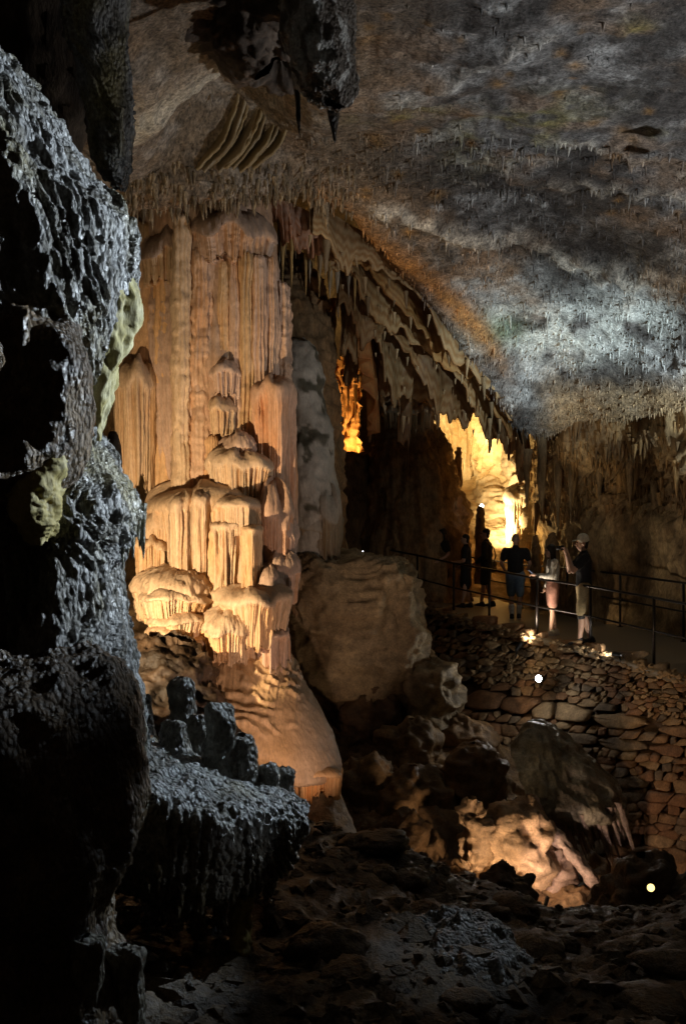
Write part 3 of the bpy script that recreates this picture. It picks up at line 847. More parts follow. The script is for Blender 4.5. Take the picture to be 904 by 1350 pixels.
# tan slab under the fringe, rubble crust to the left of the apron
def rockcol(a, b, seed, s=0.4):
    return lambda V: mixc(np.asarray(a), np.asarray(b), sstep(-0.4, 0.45, fbm(V, s, 4, seed)))
o = blob('boulder', [(392, 440, 1030, 12.9, 0.05), (385, 448, 1045, 12.8, 0.4), (390, 462, 1080, 12.6, 0.5), (400, 480, 1125, 12.4, 0.6), (400, 490, 1160, 12.3, 0.5)],
         60, 80, M['mud'], rockcol((0.40, 0.28, 0.16), (0.5, 0.36, 0.2), 5), seed=66, big=0.05, mid=0.02)
prop(o, 'smooth tan boulder directly below the fringed rim of the column apron', 'boulder')
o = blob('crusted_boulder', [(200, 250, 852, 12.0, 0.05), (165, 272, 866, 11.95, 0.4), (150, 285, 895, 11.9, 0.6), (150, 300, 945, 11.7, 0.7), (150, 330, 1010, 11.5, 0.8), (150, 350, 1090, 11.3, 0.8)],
         100, 130, M['mud'], rockcol((0.02, 0.013, 0.007), (0.075, 0.046, 0.025), 6, 0.25), seed=67, big=0.14, bs=0.5, mid=0.12, ms=0.22, fine=0.03, fs=0.08, stretch=(1, 1, 1.4))  # dark crust, colour lowered further to stand in for shade
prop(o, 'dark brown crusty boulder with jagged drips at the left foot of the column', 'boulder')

o = blob('boulder', [(110, 140, 925, 10.1, 0.05), (60, 172, 935, 10.1, 0.4), (40, 184, 955, 10.1, 0.5), (40, 190, 990, 10.1, 0.5), (40, 200, 1080, 10.1, 0.5), (40, 200, 1180, 10.1, 0.5)],  # unseen boulder added to cut the key lamp's downward light
         80, 90, M['mud'], rockcol((0.05, 0.03, 0.015), (0.12, 0.08, 0.05), 68), seed=69, big=0.08, mid=0.05)
prop(o, 'dark boulder added to block floodlight low down, unseen behind the wet flowstone', 'boulder')

o = blob('light_blocker', [(146, 152, 570, 10.3, 0.03), (141, 158, 590, 10.3, 0.10), (139, 160, 660, 10.3, 0.12), (139, 160, 800, 10.3, 0.12), (138, 160, 930, 10.3, 0.14), (130, 165, 1080, 10.3, 0.2)],  # unseen pillar added as a barn door for the key lamp
         60, 50, M['mud'], rockcol((0.05, 0.03, 0.015), (0.12, 0.08, 0.05), 78), seed=79, big=0.02, mid=0.015)
prop(o, 'narrow dark pillar added to block stray floodlight, unseen behind the wet flowstone', 'rock')

# ================================================================== stalagmites and columns behind
sr = empty('pale_stalagmite', W(415, 735, 17), 'pale grey white stalagmite with dark moss streaks beside the fluted column', 'stalagmite')
def palecol(V):
    n = fbm(V, 0.28, 4, 71); q = fbm(V, 0.9, 2, 72)
    c = mixc(np.array((0.50, 0.47, 0.40)), np.array((0.34, 0.31, 0.25)), sstep(-0.2, 0.5, q))
    return mixc(c, np.array((0.06, 0.055, 0.03)), sstep(0.22, 0.42, n) * 0.9)
blob('trunk', [(382, 398, 448, 17.2, 0.05), (372, 412, 462, 17.1, 0.3), (370, 424, 500, 17.0, 0.45), (374, 434, 550, 17.0, 0.5), (376, 440, 600, 16.95, 0.55), (376, 444, 650, 16.9, 0.6), (380, 448, 690, 16.9, 0.62), (384, 448, 740, 17.0, 0.6)],
     110, 120, M['flow'], palecol, seed=73, big=0.09, bs=0.5, mid=0.035, ms=0.18, fine=0.01, parent=sr)
tier('foot_curtain', 384, 448, 655, 735, 16.75, 0.5, 30, sr, seed=74, gap=6, rag=6, col=(0.34, 0.30, 0.23), cap=(0.45, 0.42, 0.35), amp=0.04)
tier('foot_curtain', 415, 449, 640, 735, 16.6, 0.35, 24, sr, seed=75, gap=6, rag=6, col=(0.32, 0.28, 0.2), cap=(0.42, 0.39, 0.32), amp=0.04)

o = pillar('ribbed_stalagmite', [(368, 395, 338, 19.5, 0.2), (360, 418, 360, 19.3, 0.5), (358, 430, 400, 19.2, 0.7), (360, 440, 470, 19.0, 0.8), (360, 446, 540, 18.9, 0.9), (365, 452, 620, 18.8, 0.9), (370, 455, 740, 18.8, 0.9)],
           seed=76, gap=12, amp=0.02, rings=0.07, rough=0.03, col=(0.34, 0.22, 0.11), nt=110, na=80, arc=(0, 360), big=0.08, mat=M['wall'])
prop(o, 'brown stalagmite with horizontal ribs rising behind the pale grey stalagmite', 'stalagmite')

cr = empty('cone_stalagmite', W(540, 790, 25.2), 'huge dark cone shaped stalagmite standing before the bright yellow alcove', 'stalagmite')
pillar('cone', [(518, 538, 440, 25.6, 0.2), (514, 545, 465, 25.5, 0.4), (508, 556, 500, 25.4, 0.6), (500, 566, 545, 25.3, 0.9), (490, 590, 600, 25.2, 1.2), (478, 608, 660, 25.1, 1.5), (468, 617, 720, 25.0, 1.7), (458, 622, 800, 24.9, 1.8)],
       cr, seed=78, gap=5, amp=0.03, rings=0.06, rough=0.06, col=(0.32, 0.22, 0.12), nt=110, na=130, arc=(0, 360), big=0.16, mat=M['wall'])
tier('crown_curtain', 510, 545, 446, 502, 25.1, 0.45, 18, cr, seed=79, gap=5, rag=8, col=(0.38, 0.30, 0.2), amp=0.06)
for i, (a, b, y0, y1) in enumerate([(504, 562, 496, 522), (502, 566, 514, 542), (498, 572, 534, 568)]):
    tier('crown_curtain', a, b, y0, y1, 24.9 - 0.05 * i, 0.75, 10, cr, seed=80 + i, gap=5, rag=6, col=(0.32, 0.24, 0.15), amp=0.04, taper=0.0)

# small dark stalagmites in front of the alcove
for i, (x, y0, y1, w, D, lab) in enumerate([(633, 668, 730, 13, 24.4, 'slim dark twin tipped stalagmite silhouetted against the yellow alcove floor'),
                                           (604, 590, 604, 7, 26.0, 'tiny dark stalagmite high on the right flank of the cone'),
                                           (706, 706, 760, 13, 22.8, 'short dark stalagmite stub at the foot of the fluted right wall'),
                                           (727, 700, 765, 18, 22.2, 'stout brown stalagmite leaning on the right wall behind the visitors')]):
    o = blob('small_stalagmite', [(x - 1, x + 2, y0, D, 0.02), (x - w * .32, x + w * .35, y0 + 6, D, w * .3 * D / F), (x - w * .45, x + w * .42, (y0 + y1) / 2, D, w * .45 * D / F),
                                  (x - w * .5, x + w * .5, y1, D, w * .5 * D / F), (x - w * .6, x + w * .6, y1 + 40, D, w * .5 * D / F)],
             50, 40, M['wall'], rockcol((0.2, 0.13, 0.07), (0.32, 0.22, 0.12), 90 + i), seed=90 + i, big=0.05, bs=0.3, mid=0.03, ms=0.1)
    prop(o, lab, 'stalagmite', None)

# ================================================================== the bright alcove
V = patch([[(px, y, D) for y, D in c] for px, c in [
    (540, [(430, 28.5), (500, 29.8), (560, 30.0), (620, 30.0), (700, 29.8), (790, 29.0)]),
    (575, [(430, 28.5), (500, 29.8), (560, 30.2), (620, 30.4), (700, 30.2), (790, 29.5)]),
    (610, [(440, 28.0), (510, 29.8), (560, 30.0), (620, 30.6), (690, 30.6), (790, 30)]),
    (640, [(450, 27.0), (520, 29.0), (570, 29.6), (625, 30.6), (690, 31.0), (790, 30.5)]),
    (662, [(470, 26.0), (540, 28.0), (590, 28.6), (640, 29.6), (700, 30.0), (790, 29.5)]),
    (684, [(500, 25.0), (560, 26.6), (610, 27.2), (655, 27.4), (710, 27.4), (790, 27)]),
    (705, [(520, 23.5), (580, 24.9), (630, 25.6), (680, 26.0), (720, 26.0), (790, 25.8)]),
    (730, [(540, 23.0), (600, 24.0), (650, 24.5), (690, 25.0), (740, 25.0), (790, 25)]),
]], 170, 180)
N, _ = orient(V, gnormals(V), (1, 10, 1))
hu = np.cumsum(np.linalg.norm(np.diff(V, axis=1, prepend=V[:, :1]), axis=-1), axis=1)
d = 0.55 * fbm(V, 1.1, 3, 101, stretch=(1, 1, 2.2)) + 0.30 * flute_fn(hu / 0.45, V[..., 2], 102, warp=1.4) + 0.09 * flute_fn(hu / 0.15, V[..., 2], 103, warp=1.2) + 0.07 * fbm(V, 0.2, 3, 104, ridged=True, stretch=(1, 1, .5))
V = V + N * d[..., None]
n1 = fbm(V, 0.7, 4, 105, stretch=(1, 1, 2))
cc = mixc(np.array((0.50, 0.36, 0.18)), np.array((0.66, 0.55, 0.36)), sstep(-0.3, 0.4, n1))
o = grid_obj('alcove_wall', V, M['flow'], False, cc)
prop(o, kind='structure')
# sloping flowstone floor of the alcove
V = patch([[(px, y, D) for y, D in c] for px, c in [
    (590, [(640, 30.5), (670, 29.0), (705, 27.6), (740, 26.2), (790, 24.6)]),
    (630, [(628, 30.5), (665, 29.0), (700, 27.6), (740, 26.0), (790, 24.4)]),
    (665, [(640, 30.0), (672, 28.6), (705, 27.3), (745, 25.7), (792, 24.2)]),
    (700, [(670, 28.0), (692, 27.2), (715, 26.2), (750, 25.0), (798, 23.8)]),
    (740, [(690, 26.5), (710, 25.8), (730, 25.0), (765, 24.0), (805, 23.0)]),
]], 160, 120)
N, _ = orient(V, gnormals(V), (0, 20, 8))
d = 0.10 * fbm(V, 0.6, 3, 111) + 0.07 * fbm(V, 0.22, 3, 112, ridged=True, stretch=(1.6, 1.6, .5))
V = V + N * d[..., None]
cc = mixc(np.array((0.42, 0.30, 0.15)), np.array((0.55, 0.42, 0.24)), sstep(-0.3, 0.4, fbm(V, 0.4, 3, 113)))
prop(grid_obj('alcove_floor', V, M['flow'], False, cc), kind='structure')
# big pale mound inside the alcove
o = blob('alcove_mound', [(640, 646, 622, 29.6, 0.05), (632, 658, 632, 29.4, 0.4), (626, 672, 655, 29.2, 0.7), (620, 684, 700, 29.0, 1.0), (614, 692, 750, 28.8, 1.1)],
         90, 130, M['flow'], rockcol((0.46, 0.34, 0.18), (0.6, 0.48, 0.3), 7), seed=114, big=0.16, mid=0.14, ms=0.35, stretch=(2, 2, .7))
prop(o, 'sunken banded flowstone mound glowing on the alcove floor', 'mound')
tier('lit_column', 664, 704, 640, 745, 26.7, 0.6, 10, seed=115, gap=5, rag=6, col=(0.6, 0.48, 0.3), amp=0.05, nt=60)
prop(bpy.data.objects['lit_column'], 'glaring overexposed flowstone curtain at the right side of the alcove', 'flowstone')

# orange niche left of the cone
V = patch([[(px, y, D) for y, D in c] for px, c in [
    (425, [(470, 26.4), (530, 27.6), (600, 27.6), (640, 27.0)]),
    (450, [(470, 27.0), (530, 28.0), (600, 28.0), (640, 27.2)]),
    (480, [(470, 26.6), (530, 27.4), (600, 27.4), (640, 26.8)])]], 130, 100)
N, _ = orient(V, gnormals(V), (0, 8, 1))
hu = np.cumsum(np.linalg.norm(np.diff(V, axis=1, prepend=V[:, :1]), axis=-1), axis=1)
V = V + N * (0.3 * flute_fn(hu / 0.25, V[..., 2], 121, warp=1.5) + 0.2 * fbm(V, 0.4, 3, 122, ridged=True))[..., None]
o = grid_obj('niche_curtain', V, M['flow'], False, np.broadcast_to(np.array((0.5, 0.28, 0.1)), V.shape))
prop(o, 'small orange glowing curtain cluster in the niche left of the cone', 'curtain')
o = blob('niche_shelf', [(440, 480, 600, 25.4, 0.1), (425, 490, 606, 25.2, 0.8), (420, 492, 660, 25.2, 1.1), (420, 495, 760, 25.0, 1.2)], 60, 90, M['wall'],
         rockcol((0.12, 0.07, 0.03), (0.22, 0.13, 0.06), 8), seed=123, big=0.12, mid=0.06)
prop(o, 'dark rock shelf below the orange niche', 'rock')
for i in range(9):
    x = 428 + i * 5.2 + RNG.uniform(-2, 2)
    stalactite('niche_stalactite', x, 505 + RNG.uniform(-14, 20), 27.2 + RNG.uniform(-.3, .3), 5, RNG.uniform(30, 62), M['flow'], (0.55, 0.33, 0.13),
               'thin glowing orange niche stalactite, number %s counted from the pale stalagmite' % NUM[i], 'stalactites in the orange niche', seed=130 + i)

# ================================================================== draperies and stalactites under the ceiling lip
LINE = np.array([(405, 284, 15.0), (440, 300, 15.6), (480, 322, 16.4), (520, 352, 17.3), (570, 402, 18.4), (620, 455, 19.4), (655, 500, 20.2), (678, 548, 20.8)])
def along(t0, t1, dx, dy, dD, n=8):
    L = catmull(LINE, 200)
    return [tuple(L[int(199 * (t0 + (t1 - t0) * i / (n - 1)))] + np.array([dx, dy, dD])) for i in range(n)]
SHEETS = [  # start, end, shift x, shift y, shift D, hang px, colour, label
    (0.02, 1.00, 4, -12, -0.2, 30, (0.50, 0.36, 0.19), 'outermost pale banded drapery running along the edge of the sloping ceiling'),
    (0.10, 0.96, -3, 6, 0.5, 28, (0.42, 0.25, 0.09), 'second drapery behind the ceiling edge, brown with pale streaks'),
    (0.16, 0.90, -8, 24, 1.1, 30, (0.48, 0.33, 0.16), 'third drapery behind the ceiling edge, ragged and tan'),
    (0.22, 0.78, -14, 46, 1.8, 34, (0.32, 0.20, 0.09), 'fourth drapery behind the ceiling edge, in brown shade'),
    (0.26, 0.64, -18, 72, 2.6, 42, (0.38, 0.26, 0.13), 'fifth drapery, tattered, above the crown of the cone'),
    (0.30, 0.56, -20, 104, 3.4, 52, (0.30, 0.18, 0.08), 'innermost dark drapery left of the crown of the cone'),
]
for i, (t0, t1, dx, dy, dD, hg, c_, lab) in enumerate(SHEETS):
    top = along(t0, t1, dx, dy, dD, 9)
    hg *= 1.5 if i < 3 else 1.8
    bot = []
    for j, p in enumerate(top):
        bot.append((p[0] - 3 + 4 * math.sin(i * 2 + j * 1.7), p[1] + hg * (0.85 + 0.30 * math.sin(i * 1.9 + j * 1.35)), p[2] + 0.12 * math.sin(j * 2.3 + i)))
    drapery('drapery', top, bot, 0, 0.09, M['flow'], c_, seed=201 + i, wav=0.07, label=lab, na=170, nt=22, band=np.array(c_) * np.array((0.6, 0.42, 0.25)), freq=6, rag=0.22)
pts_, rad_, len_ = [], [], []
for i, (t0, t1, dx, dy, dD, hg, c_, lab) in enumerate(SHEETS):
    for p in along(t0, t1, dx, dy, dD, 14):
        for q in range(1):
            l_ = RNG.gamma(2.0, 0.07) + 0.04
            pts_.append(W(p[0] + RNG.uniform(-3, 3), p[1] + hg * RNG.uniform(1.1, 1.4), p[2] + RNG.uniform(-.08, .08))); len_.append(l_); rad_.append(0.012 + 0.10 * l_)
cones('drapery_drips', np.array(pts_), np.array(rad_), np.array(len_), M['flow'], np.array((0.36, 0.26, 0.14)) * RNG.uniform(0.6, 1.4, (len(pts_), 1)), sides=7, seed=15)
prop(bpy.data.objects['drapery_drips'], 'small drips fringing the draperies along the sloping ceiling edge', 'stalactites', kind='stuff')
BL = [([(560, 470, 22.0), (585, 478, 22.2), (610, 488, 22.4), (640, 505, 22.6)], [(566, 490, 22.0), (588, 522, 22.2), (608, 548, 22.4), (634, 540, 22.6)], 'broad dark drapery blade hanging over the alcove'),
      ([(618, 485, 21.4), (640, 500, 21.6), (662, 520, 21.8), (684, 545, 22.0)], [(634, 548, 21.4), (652, 578, 21.6), (666, 602, 21.8), (684, 596, 22.0)], 'pointed dark drapery blade over the middle of the alcove'),
      ([(678, 540, 21.2), (686, 560, 21.6), (694, 580, 22.0)], [(682, 590, 21.3), (689, 636, 21.6), (696, 610, 22.0)], 'dark pointed blade of drapery at the right rim of the alcove')]
for i, (a, b, lab) in enumerate(BL):
    drapery('drapery', a, b, 0, 0.12, M['wall'], (0.30, 0.20, 0.10), seed=220 + i, wav=0.08, label=lab, na=70, nt=24, rag=0.10, freq=4)
drapery('drapery', [(362, 262, 14.6), (395, 275, 15.0), (430, 295, 15.4)], [(366, 300, 14.8), (398, 318, 15.1), (428, 325, 15.5)], 0, 0.12, M['flow'], (0.50, 0.32, 0.22), seed=205, wav=0.07,
        label='short pink drapery hanging right beside the top of the fluted column', na=90, nt=24, rag=0.5, freq=11)
drapery('drapery', [(468, 360, 19.0), (478, 400, 19.6), (490, 440, 20.2)], [(482, 470, 19.0), (486, 520, 19.6), (492, 575, 20.2)], 0, 0.06, M['flow'], (0.46, 0.22, 0.07), seed=206, wav=0.10,
        label='narrow orange ribbon drapery hanging between the lip and the cone', na=70)
for i in range(26):
    t = i / 25
    x = 366 + t * 110 + RNG.uniform(-3, 3)
    y = 290 + t * 45 + RNG.uniform(-6, 16)
    big = RNG.random() < 0.35
    stalactite('fringe_stalactite', x, y, 15.2 + 2.2 * t + RNG.uniform(0, .6), RNG.uniform(7, 12) if big else RNG.uniform(4, 7), RNG.uniform(45, 85) if big else RNG.uniform(22, 48),
               M['flow'], (0.50, 0.33, 0.12) if i % 3 else (0.42, 0.36, 0.26),
               ('long' if big else 'short') + (' amber' if i % 3 else ' greyish') + ' stalactite, number %s in the fringe counted from the fluted column' % NUM[i], 'stalactite fringe beside the column', seed=210 + i)
for i, (x, y, D, w, l, lab) in enumerate([
        (455, 395, 21, 16, 90, 'large orange stalactite with a pale crust behind the fringe'),
        (440, 400, 21.5, 10, 60, 'slender orange stalactite behind the amber fringe'),
        (468, 430, 22, 9, 80, 'dark amber stalactite next to the orange ribbon drapery'),
        (566, 515, 23.5, 7, 52, 'small dark stalactite above the upper corner of the alcove'),
        (578, 520, 23.5, 6, 60, 'thin straight dark stalactite crossing the bright alcove wall'),
        (612, 540, 22.5, 8, 30, 'short dark stalactite tip at the lower edge of the inner drapery'),
        (694, 600, 21.6, 13, 75, 'blunt brown stalactite hanging at the right edge of the alcove'),
        (714, 560, 21.4, 20, 130, 'thick brown stalactite on the right wall beside the alcove'),
        (735, 590, 21.4, 14, 110, 'long tan stalactite running down the right wall'),
        (752, 600, 21.2, 10, 90, 'slim tan stalactite on the right wall above the visitors'),
        (862, 640, 19.75, 12, 60, 'isolated pale stalactite on the dark part of the right wall'),
        (790, 600, 21.1, 14, 90, 'brown stalactite above the capped man on the right wall'),
        (830, 590, 20.15, 16, 80, 'wide dark brown stalactite on the right wall')]):
    stalactite('stalactite', x, y, D, w, l, M['flow'] if i < 3 else M['wall'], (0.52, 0.28, 0.09) if i < 3 else (0.34, 0.24, 0.13), lab, None, seed=240 + i)

# recess above the column: curtains and dark spikes
RC = ['topmost', 'second', 'third', 'fourth', 'fifth', 'sixth', 'seventh', 'eighth', 'lowest']
for i in range(9):
    x0 = 262 + i * 9.5
    q = 3 * math.sin(i * 2.4)
    drapery('recess_drapery', [(x0 + 48 + q, 100 + 3 * i, 12.85), (x0 + 44 + q, 135 + q, 13.0), (x0 + 26, 180 + 2 * q, 13.1), (x0 - 4, 214 + q, 13.15)],
            [(x0 + 52 + q, 106 + 3 * i, 12.72), (x0 + 48 + q, 143 + q, 12.86), (x0 + 30, 190 + 2 * q, 12.94), (x0 - 3, 224 + q, 13.02)], 0, 0.07, M['flow'], (0.34, 0.28, 0.19) if i % 2 else (0.30, 0.23, 0.12), seed=260 + i, wav=0.004, nt=12, na=60,
            label=RC[i] + ' ochre drapery rib counted down the wall of the ceiling recess', group='draperies in the ceiling recess', band=(0.30, 0.21, 0.10), rag=0.12, freq=3)
V0 = CEIL_V.reshape(-1, 3); x_ = CEIL_PX.ravel(); y_ = CEIL_PY.ravel()
sel = np.where((x_ > 160) & (x_ < 470) & (y_ > 215) & (V0[:, 1] > 12.4) & (V0[:, 1] < 16))[0]
sel = RNG.choice(sel, 420)
lens = RNG.gamma(2.2, 0.045, 420) + 0.03
cones('lip_straws', V0[sel], 0.012 + lens * 0.09, lens, M['ceiling'], np.array((0.24, 0.18, 0.11)) * RNG.uniform(0.5, 1.6, (420, 1)), sides=7, seed=12)
prop(bpy.data.objects['lip_straws'], 'dense fringe of short dark straws along the ceiling edge above the column', 'stalactites', kind='stuff')

near_root = empty('hanging_rock', W(420, 40, 8.4), 'knobbly grey rock pendant hanging from the ceiling with pale crust', 'rock pendant')
def pend(V):
    n = fbm(V, 0.12, 3, 301, stretch=(1, 1, 2))
    return mixc(np.array((0.12, 0.10, 0.08)), np.array((0.55, 0.55, 0.52)), sstep(-0.1, 0.25, n))
blob('pendant', [(330, 480, -160, 8.6, 0.9), (360, 470, -60, 8.5, 0.8), (372, 456, 0, 8.4, 0.6), (380, 455, 50, 8.35, 0.5), (390, 458, 95, 8.35, 0.42), (410, 460, 120, 8.35, 0.25), (430, 448, 128, 8.35, 0.05)],
     120, 120, M['wet'], pend, seed=302, big=0.10, bs=0.35, mid=0.05, ms=0.12, pop=0.02, ps=0.045, parent=near_root, popst=(1, 1, 2.2))
for i, (x, y, w, l, lab) in enumerate([(437, 112, 24, 76, 'broad black spike hanging from the grey pendant'), (391, 118, 10, 66, 'thin black spike left of the grey pendant')]):
    stalactite('dark_stalactite', x, y, 8.8, w, l, M['wet'], (0.05, 0.035, 0.022), lab, None, seed=310 + i, lean=0.06)
blob('ceiling_boss', [(150, 400, -170, 9.2, 1.3), (170, 400, -60, 9.3, 1.2), (230, 400, 10, 9.4, 1.0), (280, 400, 50, 9.5, 0.7), (310, 400, 80, 9.5, 0.4), (340, 395, 96, 9.5, 0.1)],
     80, 110, M['wall'], rockcol((0.05, 0.035, 0.025), (0.16, 0.12, 0.09), 320, 0.3), seed=321, big=0.2, bs=0.5, mid=0.12, ms=0.2, fine=0.03)
prop(bpy.data.objects['ceiling_boss'], 'dark rough boss of rock bulging from the ceiling beside the grey pendant', 'rock')

# ================================================================== foreground: wet flowstone at the left
def wetcol(seed, yel=0.5):
    def f(V):
        n = fbm(V, 0.10, 3, seed, stretch=(1, 1, 2.5)); q = fbm(V, 0.35, 3, seed + 1, stretch=(1, 1, 2))
        c = mixc(np.array((0.17, 0.16, 0.135)), np.array((0.38, 0.38, 0.37)), sstep(-0.3, 0.3, n))
        return mixc(c, np.array((0.40, 0.34, 0.15)), sstep(0.0, 0.45, q) * yel)
    return f
fg = empty('wet_flowstone_mass', W(60, 1100, 5.0), 'glistening grey wet flowstone mass with knobbly drips in the dark foreground', 'flowstone')
blob('upper_bulge', [(-420, -180, -60, 5.6, 0.6), (-420, -60, 10, 5.6, 0.8), (-420, 10, 70, 5.55, 0.9), (-420, 52, 130, 5.5, 1.0), (-420, 100, 200, 5.45, 1.05), (-420, 138, 255, 5.4, 1.05), (-420, 170, 300, 5.35, 1.05),
                     (-420, 174, 350, 5.3, 1.0), (-420, 160, 420, 5.25, 0.9), (-420, 128, 480, 5.2, 0.75), (-420, 108, 560, 5.2, 0.6), (-400, 100, 640, 5.2, 0.5)],
     270, 300, M['wet'], wetcol(331, 0.35), seed=332, big=0.09, bs=0.35, mid=0.03, ms=0.12, fine=0.01, fs=0.04, pop=0.02, ps=0.042, parent=fg, arc=(-180, 20), stretch=(1, 1, 2.0), popst=(1, 1, 1.8), drip=(0.05, 0.07))
blob('yellow_drip', [(120, 176, 360, 5.35, 0.15), (112, 180, 400, 5.3, 0.2), (112, 172, 440, 5.3, 0.2), (116, 162, 480, 5.3, 0.16), (122, 148, 520, 5.3, 0.12), (126, 138, 560, 5.3, 0.06), (129, 132, 582, 5.3, 0.02)],
     120, 110, M['flow'], rockcol((0.42, 0.36, 0.14), (0.55, 0.50, 0.28), 334, 0.1), seed=335, big=0.06, bs=0.12, mid=0.02, ms=0.06, parent=fg, stretch=(1, 1, 2))
blob('lower_bulge', [(60, 126, 560, 5.5, 0.2), (20, 150, 590, 5.45, 0.4), (0, 162, 620, 5.4, 0.55), (0, 180, 665, 5.35, 0.6), (10, 178, 700, 5.35, 0.58), (20, 162, 740, 5.35, 0.55), (30, 160, 800, 5.3, 0.55), (40, 162, 860, 5.25, 0.6), (40, 176, 930, 5.2, 0.65), (40, 180, 1010, 5.2, 0.7)],
     210, 220, M['wet'], wetcol(336, 0.5), seed=337, big=0.05, bs=0.25, mid=0.025, ms=0.10, fine=0.01, fs=0.04, pop=0.018, ps=0.038, parent=fg, stretch=(1, 1, 2.2), popst=(1, 1, 1.8), drip=(0.05, 0.06))
for i in range(14):
    x = 150 + (i % 7) * 6.5 + RNG.uniform(-2, 2)
    stalactite('drip', x, 672 + RNG.uniform(-6, 6) + (i // 7) * 6, 5.12 + 0.06 * (i // 7) + 0.012 * abs(x - 165), RNG.uniform(7, 10), RNG.uniform(34, 70), M['wet'], (0.40, 0.38, 0.28), seed=340 + i, parent=fg, blunt=0.2)
blob('dark_front', [(-300, 60, 395, 4.9, 0.4), (-300, 92, 415, 4.85, 0.5), (-300, 98, 480, 4.8, 0.5), (-300, 96, 560, 4.8, 0.5), (-300, 80, 620, 4.8, 0.45), (-300, 40, 660, 4.8, 0.35), (-300, -40, 690, 4.8, 0.1)],
     110, 120, M['wet'], rockcol((0.09, 0.06, 0.035), (0.2, 0.14, 0.08), 361, 0.2), seed=362, big=0.14, bs=0.3, mid=0.05, ms=0.12, parent=fg, stretch=(1, 1, 2))
blob('yellow_lobe', [(30, 84, 600, 4.75, 0.1), (22, 82, 640, 4.72, 0.16), (20, 76, 670, 4.7, 0.17), (24, 72, 695, 4.7, 0.14), (34, 60, 712, 4.7, 0.04)],
     70, 80, M['flow'], rockcol((0.36, 0.29, 0.10), (0.45, 0.38, 0.16), 363, 0.08), seed=364, big=0.04, bs=0.1, mid=0.015, ms=0.04, parent=fg)
blob('dark_base', [(-300, 120, 860, 4.7, 0.3), (-300, 160, 885, 4.7, 0.5), (-300, 172, 930, 4.65, 0.6), (-300, 176, 1000, 4.6, 0.62), (-300, 186, 1060, 4.55, 0.6), (-300, 176, 1120, 4.5, 0.6), (-300, 150, 1200, 4.5, 0.6), (-300, 170, 1290, 4.45, 0.6), (-300, 200, 1400, 4.4, 0.7)],
     150, 160, M['wet'], rockcol((0.10, 0.065, 0.035), (0.22, 0.15, 0.08), 365, 0.2), seed=366, big=0.08, bs=0.35, mid=0.03, ms=0.12, fine=0.012, pop=0.012, ps=0.03, parent=fg, stretch=(1, 1, 2.4), drip=(0.03, 0.12))

bk = empty('yellow_stalactite_column', W(150, 230, 7.2), 'yellowish wet stalactite column behind the glistening upper bulge', 'stalactite')
blob('shaft', [(60, 172, -120, 7.2, 0.4), (80, 168, -20, 7.2, 0.35), (95, 166, 60, 7.2, 0.32), (110, 168, 120, 7.2, 0.28), (118, 170, 170, 7.2, 0.25), (128, 168, 215, 7.2, 0.18), (150, 164, 250, 7.2, 0.06)],
     130, 90, M['wet'], wetcol(371, 0.9), seed=372, big=0.05, bs=0.2, mid=0.02, ms=0.09, pop=0.012, ps=0.035, parent=bk, stretch=(1, 1, 2.4), drip=(0.06, 0.07))
for i, (x, y, l) in enumerate([(88, 6, 50), (97, 0, 46), (158, 150, 60)]):
    stalactite('spike', x, y, 7.0, 11, l, M['wet'], (0.46, 0.42, 0.30), seed=375 + i, parent=bk, blunt=0.3)
o = blob('left_backdrop_rock', [(-500, 120, -200, 7.8, 0.5), (-500, 125, -50, 7.8, 0.5), (-500, 118, 100, 7.8, 0.45), (-500, 110, 250, 7.8, 0.4), (-500, 100, 500, 7.8, 0.4), (-500, 100, 1000, 7.8, 0.4)], 60, 80, M['wall'],
         rockcol((0.05, 0.035, 0.025), (0.12, 0.085, 0.055), 378, 0.3), seed=379, big=0.2, bs=0.5, mid=0.06)
prop(o, 'unlit dark rock wall closing the far left behind the wet flowstone', 'rock')

# ledge with knobs
lg = empty('knobbed_ledge', W(270, 1170, 5.4), 'blue lit glistening rock ledge with dripping underside in the foreground', 'ledge')
V = patch([[(px, y, D) for y, D in c] for px, c in [
    (110, [(950, 6.9), (952, 6.4), (972, 5.7), (1005, 5.2), (1050, 5.0), (1110, 5.1), (1160, 5.4), (1150, 5.9)]),
    (180, [(975, 6.9), (968, 6.4), (982, 5.8), (1015, 5.25), (1060, 5.0), (1125, 5.1), (1180, 5.4), (1160, 5.9)]),
    (240, [(1000, 6.9), (988, 6.4), (1000, 5.85), (1034, 5.35), (1080, 5.1), (1140, 5.2), (1190, 5.5), (1170, 6.0)]),
    (300, [(1030, 6.9), (1016, 6.4), (1025, 5.95), (1050, 5.5), (1088, 5.25), (1140, 5.3), (1185, 5.6), (1170, 6.0)]),
    (350, [(1050, 6.8), (1040, 6.4), (1042, 6.1), (1060, 5.7), (1090, 5.5), (1130, 5.5), (1165, 5.7), (1160, 6.1)]),
    (385, [(1060, 6.7), (1050, 6.4), (1052, 6.15), (1062, 5.9), (1085, 5.75), (1110, 5.8), (1130, 5.9), (1130, 6.2)]),
    (404, [(1070, 6.4), (1066, 6.3), (1066, 6.2), (1072, 6.05), (1080, 5.98), (1088, 6.0), (1094, 6.1), (1090, 6.25)]),
]], 190, 230)
N, _ = orient(V, gnormals(V), (0, 3, 1.5))
PX, PY = to_px(V)
hu = np.cumsum(np.linalg.norm(np.diff(V, axis=1, prepend=V[:, :1]), axis=-1), axis=1)
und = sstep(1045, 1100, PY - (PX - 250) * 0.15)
d = 0.07 * fbm(V, 0.4, 3, 381) + 0.05 * und * (flute_fn(hu / 0.075, V[..., 2], 382, warp=1.2) - .4) + 0.03 * fbm(V, 0.10, 3, 383, ridged=True)
V = V + N * d[..., None]
